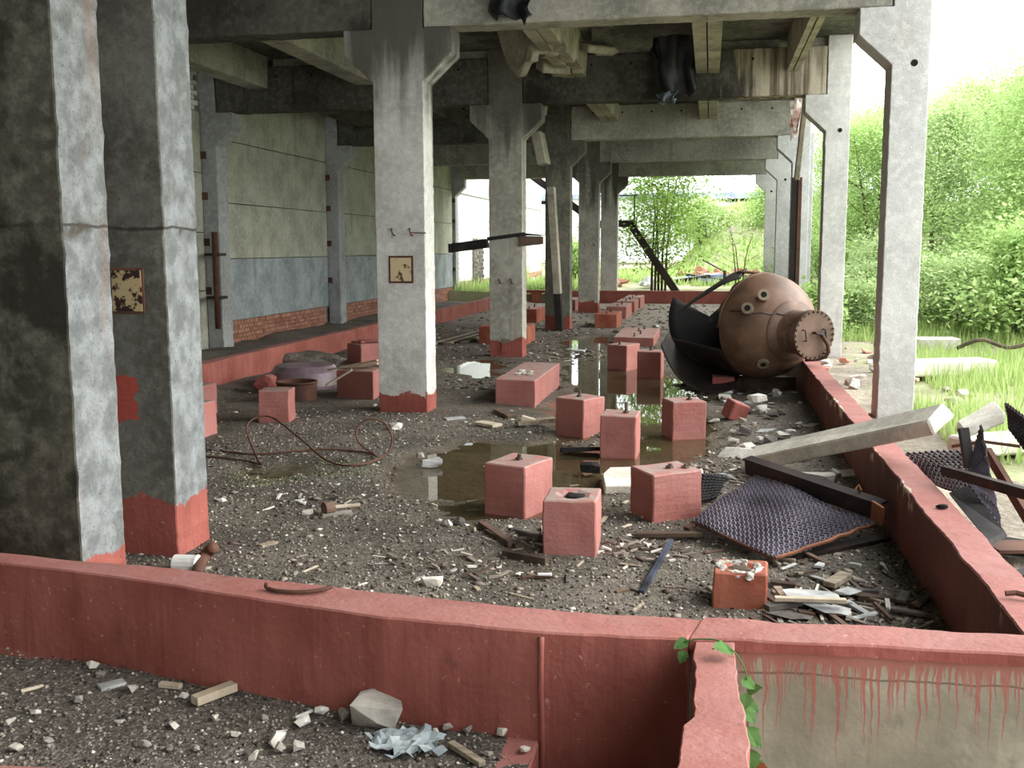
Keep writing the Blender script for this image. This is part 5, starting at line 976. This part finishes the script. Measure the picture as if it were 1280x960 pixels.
# ------------------------------------------------------------ buildings and scrap beyond the far end
def facade(parent, x, y0, y1, z0, z1):
    m = MB(); m.box((x-.2, (y0+y1)/2, (z0+z1)/2), (.4, y1-y0, z1-z0)); m.build('wall_body', 'mortar_w', parent)
wb = thing('white_building', 'white brick building with red brick foot beyond the panel wall', 'building', (-9.3, 44, 0))
facade(wb, -9.03, 36.9, 56, -.3, 6.5)
bricks('white_bricks', wb, (-9.02, 36.95, .62), (0, 1, 0), (0, 0, 1), 73, 22, .26, .088, 'white_brick', depth=.012, gap=.014)
bricks('red_bricks', wb, (-9.02, 36.95, -.2), (0, 1, 0), (0, 0, 1), 73, 10, .26, .08, 'brick', depth=.012, gap=.014)
m = MB(); m.box((-8.99, 46.5, 3.86), (.08, 19, .07)); m.build('string_course', 'bldg', wb)
m = MB(); m.box((-8.95, 39.7, 1.0), (.3, .95, 2.4)); pr_ = m.build('brick_pier', 'mortar', wb)
bricks('pier_bricks', pr_, (-8.80, 39.24, -.1), (0, 1, 0), (0, 0, 1), 3, 14, .31, .155, 'stone_dark', depth=.02, gap=.03)
bricks('pier_side_bricks', pr_, (-8.8, 39.22, -.1), (-1, 0, 0), (0, 0, 1), 1, 14, .2, .155, 'stone', depth=.02, gap=.03, nrm=(0, -1, 0), bond=0)
fb = thing('long_building', 'long white building with blue-grey roof far behind the green bank', 'building', (2, 95, 4))
m = MB(); m.box((-4, 97, 4.4), (46, 8, 2.6)); m.build('wall_body', 'bldg', fb)
m = MB(); m.hexa([(-28, 92.4, 6.0), (20, 92.4, 6.0), (20, 102, 6.0), (-28, 102, 6.0)], [(-28, 92.7, 6.55), (20, 92.7, 6.55), (20, 101, 6.8), (-28, 101, 6.8)]); m.build('roof', 'roof_blue', fb)
for k in range(12):
    m = MB(); m.box((-24+k*3.6, 92.98, 5.0), (1.4, .08, .7)); w_ = m.build('window', 'roof_blue', fb); m = MB(); m.box((-24+k*3.6, 92.93, 5.0), (1.2, .04, .5)); m.build('pane', 'glass', w_)
fb2 = thing('low_shed', 'low white shed with blue-grey roof behind the slender tree', 'shed', (-6, 70, 1.5))
m = MB(); m.box((-5, 71, 3.4), (9, 5, 3.2)); m.build('wall_body', 'bldg', fb2); m = MB(); m.box((-5, 71, 5.1), (9.6, 5.6, .25)); m.build('roof', 'roof_blue', fb2)
# steel stair
st = thing('steel_stair', 'dark steel stair with landing and rail behind the far kerb', 'stair', (-3, 36.5, .3))
m = MB(); m.bar((-6.3, 36.5, 4.40), (-3.85, 36.5, 2.62), .1, .24); m.build('upper_stringer', 'dark_steel', st)
m = MB(); m.box((-3.2, 36.9, 2.66), (1.25, .9, .22)); m.build('landing', 'dark_steel', st)
m = MB(); m.bar((-2.75, 36.5, 2.62), (-1.1, 36.5, .22), .1, .24); m.build('lower_stringer', 'dark_steel', st)
m = MB(); m.bar((-2.75, 37.3, 2.62), (-1.1, 37.3, .22), .1, .2); m.build('lower_stringer', 'dark_steel', st)
for k in range(9):
    t_ = (k+.5)/9; m = MB(); m.box((-2.75+1.65*t_, 36.9, 2.62-2.4*t_), (.22, .8, .03)); m.build('tread', 'dark_steel', st)
m = MB(); m.tube([(-2.62, 36.5, 2.7), (-2.62, 36.5, 3.62)], .025, 6); m.build('rail_post', 'dark_steel', st)
m = MB(); m.tube([(-3.8, 36.5, 3.62), (-2.5, 36.5, 3.62)], .022, 6); m.build('handrail', 'dark_steel', st)
# scrap and slabs outside
for k, (x, y, w, d, h, rz, lb, mt) in enumerate(((3.45, 17.9, 1.1, .4, .26, .1, 'farther pale concrete block lying in the grass by the nearest white pillar', 'debris_concrete'), (3.15, 14.7, 1.25, .42, .2, .35, 'nearer pale concrete slab lying in the grass by the nearest white pillar', 'pile'))):
    m = MB(); R_ = Matrix.Rotation(rz, 3, 'Z'); m.box((x, y, .22), (w, d, h), R_); one('concrete_slab', m, mt, lb, 'slab', (x, y, .1), bevel=.02)
m = MB(); m.box((2.5, 9.35, .16), (.9, .35, .14), .5); one('concrete_slab', m, 'pile', 'pale slab lying on the grass behind the scrap mesh', 'slab', (2.5, 9.35, .1), bevel=.02)
m = MB(); m.tube(smooth_path([(3.7, 16.6, .3), (4.0, 16.4, .45), (4.4, 16.3, .35), (5.0, 16.2, .6)]), [.03]*18+[.012], 7); one('dead_branch', m, 'bark', 'dead branch lying between the two pale slabs outside', 'branch', (4, 16.4, .2), smooth=True)
rs = random.Random(31)
for k in range(40):
    x, y = rs.uniform(1.5, 2.9), rs.uniform(11.8, 18.5); w = rs.uniform(.06, .26)
    if (XR0-.15 < x < XR1+.15) and (10.8 < y < 11.8 or 16.8 < y < 17.8): continue
    chunk(x, y, (w, w*.8, w*.5), rs.uniform(0, 3), rs.choice(['stone_white', 'stone_white', 'debris_concrete', 'brick_rubble']), 'pale rubble lump outside the kerb between the two nearest white pillars', 'rubble_piece', 'rubble', z=.08, tilt=rs.uniform(0, .4), group='rubble outside the kerb')
for k in range(9):
    x, y = -.2+rs.uniform(-.9, 1.2), 44+rs.uniform(-1, 1.4); m = MB(); m.box((x, y, .5+.06*(k % 3)), (1.5, .4, .12), Matrix.Rotation(rs.uniform(-.5, .5), 3, 'Z') @ Matrix.Rotation(jit(rs, .15), 3, 'Y')); one('scrap_board', m, rs.choice(['roof_blue', 'bldg', 'dark_steel']), 'board in the scrap heap past the far kerb', 'board', (x, y, .4), 'scrap boards past the far kerb')
for k in range(16):
    x, y = .1+rs.uniform(-1.7, 1.9), 47.5+rs.uniform(-1, 1); w = rs.uniform(.4, .9); chunk(x, y, (w, w*.7, w*.6), rs.uniform(0, 3), 'brick', 'brick rubble lump in the heap past the far kerb', 'brick_lump', 'rubble', z=.42, tilt=rs.uniform(0, .4), group='brick rubble past the far kerb')
for k in range(10):
    x, y = -3.6+rs.uniform(-1.2, 1.6), 39.5+rs.uniform(-1, 1.5); w = rs.uniform(.3, .8); chunk(x, y, (w, w*.7, w*.5), rs.uniform(0, 3), rs.choice(['brick', 'bldg', 'stone_white']), 'pale and red rubble lump behind the slender tree foot', 'rubble_piece', 'rubble', z=.36, tilt=rs.uniform(0, .4), group='rubble behind the slender tree')
m = MB(); m.box((1.2, 60, 2.35), (4.5, 1.2, .5), .1); one('white_slab', m, 'bldg', 'white slab lying on the green bank far behind', 'slab', (1.2, 60, 2.2))
m = MB(); m.box((2.6, 59, 2.5), (.5, .5, .7), .6); one('white_block', m, 'bldg', 'small white block beside the slab on the green bank', 'block', (2.6, 59, 2.2))
m = MB(); m.tube([(-.3, 41.2, 1.35), (.55, 40.6, .9)], .03, 6); m.tube([(.55, 40.6, .4), (.55, 40.6, .95)], .06, 6); one('pipe_stub', m, 'dark_steel', 'dark pipe sticking up behind the boiler crown', 'pipe', (.55, 40.6, .4))

# ------------------------------------------------------------ trees, shrubs, grass
def leaves_mesh(name, pts, size, mat, seed, droop=.3):
    """small two-triangle leaves around the given points"""
    rn = np.random.RandomState(seed); P_ = np.asarray(pts); n = len(P_)
    d = rn.normal(size=(n, 3)); d[:, 2] = d[:, 2]*.45-droop; d /= np.linalg.norm(d, axis=1)[:, None]
    s = np.cross(d, rn.normal(size=(n, 3))*np.array([.5, .5, .5])+np.array([0, 0, 1.])); s /= np.linalg.norm(s, axis=1)[:, None]+1e-9
    L = size*(.6+.8*rn.rand(n))[:, None]
    V = np.stack([P_, P_+d*L*.5+s*L*.28, P_+d*L, P_+d*L*.5-s*L*.28], 1).reshape(-1, 3)
    F = np.arange(4*n).reshape(n, 4)
    me = bpy.data.meshes.new(name); me.vertices.add(4*n); me.vertices.foreach_set('co', V.ravel()); me.loops.add(4*n); me.loops.foreach_set('vertex_index', F.ravel())
    me.polygons.add(n); me.polygons.foreach_set('loop_start', np.arange(0, 4*n, 4)); me.polygons.foreach_set('loop_total', np.full(n, 4)); me.materials.append(M[mat]); me.update(calc_edges=True); return me
def branches(m, base, h, spread, nb, rs, r0, tips, trunks=1, low=.25):
    for tk in range(trunks):
        a0 = rs.uniform(0, 6.28); lean = spread*.32*(0.3 if trunks == 1 else 1)
        P_ = [Vector(base)+Vector((lean*math.cos(a0)*t*t+jit(rs, .05*t), lean*math.sin(a0)*t*t+jit(rs, .05*t), h*t*rs.uniform(.97, 1)))+Vector((.12*tk-.06*trunks, 0, 0)) for t in (0, .15, .3, .45, .6, .75, .9, 1)]
        m.tube(P_, [r0*(1-.9*i/7) for i in range(8)], 6); tips.append(P_[-1])
        for k in range(nb):
            t = low+(1-low)*(k+rs.random())/nb; i = min(int(t*7), 6); p = P_[i].lerp(P_[i+1], t*7-i); a = rs.uniform(0, 6.28); L = spread*(1.15-.75*t)*rs.uniform(.6, 1.1)
            Q = [p]
            for s_ in range(4): Q.append(Q[-1]+Vector((math.cos(a)*L/4+jit(rs, .05*L), math.sin(a)*L/4+jit(rs, .05*L), L/4*rs.uniform(.25, .75))))
            m.tube(Q, [r0*.32*(1-t*.6)*(1-.22*j) for j in range(5)], 5); tips += Q[1:]
            for j in (2, 3, 4):
                e = Q[j]+Vector((jit(rs, .3*L), jit(rs, .3*L), rs.uniform(-.05, .25)*L)); m.tube([Q[j], e], [r0*.09, r0*.04], 4); tips += [e, Q[j].lerp(e, .5)]
def make_tree(name, label, cat, h, spread, nb, trunks, r0, nleaf, lsize, mat, seed, rad, group=None, low=.25, fluff=1., droop=.3):
    rs = random.Random(seed); t = thing(name, label, cat, (0, 0, 0), group); tips = []; m = MB(); branches(m, (0, 0, -.1), h, spread, nb, rs, r0, tips, trunks, low); m.build('trunk', 'bark', t, smooth=True)
    rn = np.random.RandomState(seed); T = np.array([tuple(p) for p in tips]); idx = rn.randint(0, len(T), nleaf); pts = T[idx]+rn.normal(size=(nleaf, 3))*rad*np.array([1, 1, .75*fluff]); pts = pts[pts[:, 2] > .05]
    o = bpy.data.objects.new('foliage', leaves_mesh('foliage', pts, lsize, mat, seed, droop)); COL.objects.link(o); o.parent = t; o['kind'] = 'stuff'; ORG[o.name] = Vector((0, 0, 0)); return t
def copy_tree(t, loc, rz, sc):
    r = t.copy(); COL.objects.link(r); r.location = loc; r.rotation_euler = (0, 0, rz); r.scale = (sc, sc, sc)
    for c in list(t.children):
        d = c.copy(); COL.objects.link(d); d.parent = r
    return r
TL = 'bushy bright green tree in the thicket beyond the white pillars'; TG = 'thicket trees beyond the white pillars'
protoA = make_tree('thicket_tree', TL, 'tree', 5.6, 2.3, 22, 2, .09, 36000, .095, 'leaf', 3, .42, TG, .12)
protoB = make_tree('thicket_tree', TL, 'tree', 6.2, 2.0, 24, 1, .10, 36000, .09, 'leaf_pale', 4, .40, TG, .12)
def gz(x, y): return float(terrain_z(np.array([float(x)]), np.array([float(y)]))[0])
TP = [(7.6, 25.5, 0, .95), (10.2, 24.5, 1, .9), (12.6, 27.5, 0, 1.05), (6.0, 30.5, 1, .85), (9.2, 31, 0, 1.1), (14.6, 31, 1, 1.05), (5.2, 36.5, 0, .95), (8.4, 38, 1, 1.1), (12, 38, 0, 1.2), (17, 36, 1, 1.2), (5.0, 44, 1, 1.), (17.5, 27, 0, 1.), (15, 23.5, 1, .85), (7.5, 46, 0, 1.2)]
for k, (x, y, w, s_) in enumerate(TP):
    p_ = protoB if w else protoA; used = p_.get('used', 0); t = copy_tree(p_, (0, 0, 0), 0, 1) if used else p_
    p_['used'] = 1; t.location = (x, y, gz(x, y)); t.rotation_euler = (0, 0, k*1.7); t.scale = (s_, s_, s_)
SL = 'leafy light green shrub in front of the thicket by the white pillars'; SG = 'shrubs in front of the thicket'
pS = make_tree('leafy_shrub', SL, 'shrub', 1.5, .9, 12, 4, .03, 9000, .085, 'leaf', 8, .22, SG, .05)
pS2 = make_tree('leafy_shrub', SL, 'shrub', 1.3, .9, 12, 4, .03, 9000, .085, 'leaf_pale', 9, .22, SG, .05)
SP = [(5.6, 19.5, 0, 1.25), (6.6, 20.4, 1, 1.35), (7.6, 19.6, 0, 1.2), (5.0, 21.6, 1, 1.0), (8.6, 21, 1, 1.5), (4.3, 23.4, 0, .9), (3.6, 25.5, 1, .85), (5.8, 24, 0, 1.2), (3.0, 21.0, 1, .7), (9.8, 20, 0, 1.4), (6.3, 17.8, 1, .8), (3.4, 29, 0, 1.0), (3.2, 26.8, 1, .75), (4.6, 27.5, 1, 1.2), (2.9, 33, 0, 1.1), (7.2, 17.2, 0, .75), (3.5, 39, 1, 1.2), (2.8, 24.6, 0, .55)]
for k, (x, y, w, s_) in enumerate(SP):
    p_ = pS2 if w else pS; t = copy_tree(p_, (0, 0, 0), 0, 1) if p_.get('used', 0) else p_
    p_['used'] = 1; t.location = (x, y, gz(x, y)-.03); t.rotation_euler = (0, 0, k*2.3); t.scale = (s_, s_, s_)
def rank(lst, kind, words):
    rows = {}
    for (o, x, y) in lst: rows.setdefault(0 if y < words[0] else 1 if y < words[1] else 2, []).append((x/y, o))
    for r, L in rows.items():
        L.sort(key=lambda q: q[0])
        for i, (_, o) in enumerate(L):
            o['label'] = '%s, %s row beyond the white pillars, %s outward from the boiler' % (kind, ['front', 'middle', 'rear'][r], ['first', 'second', 'third', 'fourth', 'fifth', 'sixth', 'seventh', 'eighth', 'ninth'][i])
rank([(o, o.location.x, o.location.y) for o in COL.objects if o.name.startswith('thicket_tree')], 'bushy thicket tree', (29, 36.2))
rank([(o, o.location.x, o.location.y) for o in COL.objects if o.name.startswith('leafy_shrub')], 'leafy shrub', (20.2, 24.5))
for q in (protoA, protoB, pS, pS2):
    for r in [o for o in COL.objects if 'used' in o]: del r['used']
nb_ = make_tree('sprouting_bush', 'bright green sprouting bush close behind the boiler dome', 'bush', 1.0, .5, 9, 3, .02, 2200, .11, 'leaf', 14, .16, None, .05); nb_.location = (1.98, 19.4, .1)
sl = make_tree('slender_tree', 'slender many-stemmed young tree standing just past the far kerb', 'tree', 5.3, 2.0, 15, 5, .05, 15000, .12, 'leaf_mid', 21, .36, None, .1); sl.location = (-1.75, 37.6, .33)
bs = make_tree('bare_shrub', 'thin nearly bare shrub by the far white pillar', 'shrub', 2.6, 1.5, 10, 3, .03, 260, .12, 'leaf_pale', 25, .2, None, .2); bs.location = (1.1, 38.5, .33)
for k, (x, y, s_, lb) in enumerate(((-5.5, 43, .8, 'low green bush behind the stair, by the white brick building'), (-.5, 58, 1.3, 'wide pale bush on the green bank'), (3.2, 56, 1.2, 'round bush on the green bank beside the white block'), (-7.6, 40, .55, 'small weed bush at the red brick foot'))):
    t = copy_tree(pS2 if k % 2 else pS, (x, y, gz(x, y)-.05), k*1.3, s_*1.3); t['label'] = lb; t['category'] = 'bush'; del t['group']
def grass(name, n, region, h0, h1, seed, label, rej, w=.008, zf=terrain_z):
    rn = np.random.RandomState(seed); x0, x1, y0, y1 = region; x = rn.uniform(x0, x1, n); y = y0+(y1-y0)*rn.rand(n)**1.35
    k = (vnoise(x, y, .9, seed)+.25*rn.randn(n) > -.12) & ~rej(x, y); x, y = x[k], y[k]; n = len(x); z = zf(x, y); h = h0+(h1-h0)*rn.rand(n)**1.5; a = rn.rand(n)*6.28; b = rn.rand(n)*6.28; ln = h*.45*rn.rand(n)
    ww = w*(1+y/18); V = np.stack([np.stack([x-np.cos(a)*ww, y-np.sin(a)*ww, z-.02], -1), np.stack([x+np.cos(a)*ww, y+np.sin(a)*ww, z-.02], -1), np.stack([x+np.cos(b)*ln, y+np.sin(b)*ln, z+h], -1)], 1).reshape(-1, 3); F = np.arange(3*n)
    me = bpy.data.meshes.new(name); me.vertices.add(3*n); me.vertices.foreach_set('co', V.ravel()); me.loops.add(3*n); me.loops.foreach_set('vertex_index', F)
    me.polygons.add(n); me.polygons.foreach_set('loop_start', np.arange(0, 3*n, 3)); me.polygons.foreach_set('loop_total', np.full(n, 3)); me.materials.append(M['grass']); me.update(calc_edges=True)
    o = bpy.data.objects.new(name, me); COL.objects.link(o); return tag(o, label, 'grass', kind='stuff')
grass('grass', 120000, (2.15, 11, 9.0, 32), .05, .32, 51, 'tall bright grass growing outside the open side', lambda x, y: (x < 2.8) & (y < 19) & (y > 12.2))
grass('bank_grass', 26000, (-7, 6, 35, 62), .08, .4, 52, 'grass on the ground and bank past the far kerb', lambda x, y: ((x > -4.2) & (x < 2.4) & (y < 42)), w=.02)
grass('wall_grass', 2500, (-8.9, -6.6, 34.8, 43), .1, .55, 53, 'weedy grass at the red brick foot', lambda x, y: x > 1e3)
# moss film on the damp floor: tiny blades
grass('moss', 5000, (-3.9, -2.6, 7.2, 8.4), .004, .016, 54, 'thin green moss on the wet floor near the wire', lambda x, y: vnoise(x, y, 2, 3) < .05, w=.004, zf=floor_z)

# ------------------------------------------------------------ vine and weeds in the pit
def leaf(parent, p, d, up, L, mat, lobes=True, name='leaf'):
    d = Vector(d).normalized(); s = d.cross(Vector(up)).normalized(); n = s.cross(d); out = [(0, 0), (.10, .26), (.30, .46), (.45, .36), (.66, .34), (.82, .17), (1, 0)] if lobes else [(0, 0), (.2, .2), (.5, .27), (.8, .15), (1, 0)]
    p = Vector(p); mid = [p+d*L*t-n*L*.1*(2*t-1)**2 for t, _ in out]; lft = [p+d*L*t+s*L*w+n*L*.12*w for t, w in out]; rgt = [p+d*L*t-s*L*w+n*L*.12*w for t, w in out]; k = len(out); m = MB()
    m.add(mid+lft+rgt, [(i, i+1, k+i+1, k+i) for i in range(k-1)]+[(i, 2*k+i, 2*k+i+1, i+1) for i in range(k-1)]); return m.build(name, mat, parent)
vn = thing('vine', 'green vine climbing in the corner beside the red-topped side wall', 'vine', (0.212, 4.584, -0.300))
m = MB(); V_ = [(0.227, 4.108, -0.300), (.19, 3.62, -.15), (.17, 3.60, .05), (.165, 3.58, .2), (.15, 3.56, .36), (.08, 3.56, .45), (.0, 3.58, .455), (-.07, 3.6, .43)]; m.tube(smooth_path(V_), .0028, 5)
m.build('stem', 'leaf_dark', vn)
LV = [((.19, 3.45, -.02), (.3, -.5, -.5), .10, 0), ((.17, 3.45, -.06), (.6, -.3, -.7), .15, 0), ((.20, 3.42, -.1), (-.1, -.6, -.6), .12, 0), ((.165, 3.5, .06), (.5, -.4, -.6), .10, 0), ((.17, 3.5, .10), (.1, -.4, -.9), .08, 0), ((.17, 3.49, .04), (.7, -.2, .0), .07, 1), ((.155, 3.46, .0), (.2, -.4, -.8), .08, 1), ((.16, 3.52, .15), (.5, -.3, -.4), .07, 0), ((.15, 3.55, .22), (.6, -.2, -.7), .06, 0), ((.16, 3.56, .28), (.5, -.2, .3), .06, 0), ((.14, 3.56, .33), (.7, -.2, -.5), .06, 0), ((.10, 3.54, .44), (-.6, -.5, .2), .085, 0), ((-.05, 3.60, .44), (-.7, -.3, -.4), .06, 0), ((-.06, 3.6, .40), (-.3, -.4, -.8), .05, 0), ((.18, 3.4, -.15), (.8, -.2, .2), .11, 0), ((.24, 3.5, -.14), (.7, .1, .2), .08, 0), ((.26, 3.5, -.13), (.9, .2, -.1), .09, 0)]
LV += [((.20, 3.38, -.02), (.2, -.5, -.6), .13, 0), ((.215, 3.36, -.07), (.5, -.5, -.4), .14, 0), ((.19, 3.34, -.1), (-.3, -.5, -.6), .12, 0), ((.20, 3.4, .03), (.4, -.4, -.7), .10, 0), ((.19, 3.42, .07), (-.1, -.5, -.8), .08, 1), ((.23, 3.4, -.12), (.8, -.3, -.2), .10, 0), ((.16, 3.5, .18), (.4, -.5, -.6), .075, 0), ((.15, 3.52, .26), (.6, -.4, -.3), .06, 0), ((.155, 3.5, .30), (-.1, -.4, -.8), .055, 0)]
for p, d, L, rd in LV: leaf(vn, p, d, (0, -.5, 1), L, 'leaf_red' if rd else 'leaf_dark')
for nm, c, lb, k in (('weed', (0.895, 4.374, -0.250), 'small weed sprouting under the drips, nearer the vine', 6), ('weed', (0.915, 4.302, -0.300), 'small weed at the bottom picture edge under the drips', 6), ('weed', (1.251, 4.343, -0.300), 'low weed in the pit by the right frame corner', 5)):
    t = thing(nm, lb, 'weed', (c[0], 3.66, c[2])); rs = random.Random(int(c[0]*100)); cc = Vector((c[0], 3.62, -.16 if k == 6 else -.12)); m = MB(); m.tube([(c[0], 3.66, -.32), cc], .003, 4); m.build('stem', 'leaf_dark', t)
    for i in range(k): leaf(t, cc+Vector((jit(rs, .01), 0, -.01*i)), (jit(rs, 1), -.4, rs.uniform(-.1, .6)), (0, -.5, 1), rs.uniform(.035, .06), 'leaf_dark', False)
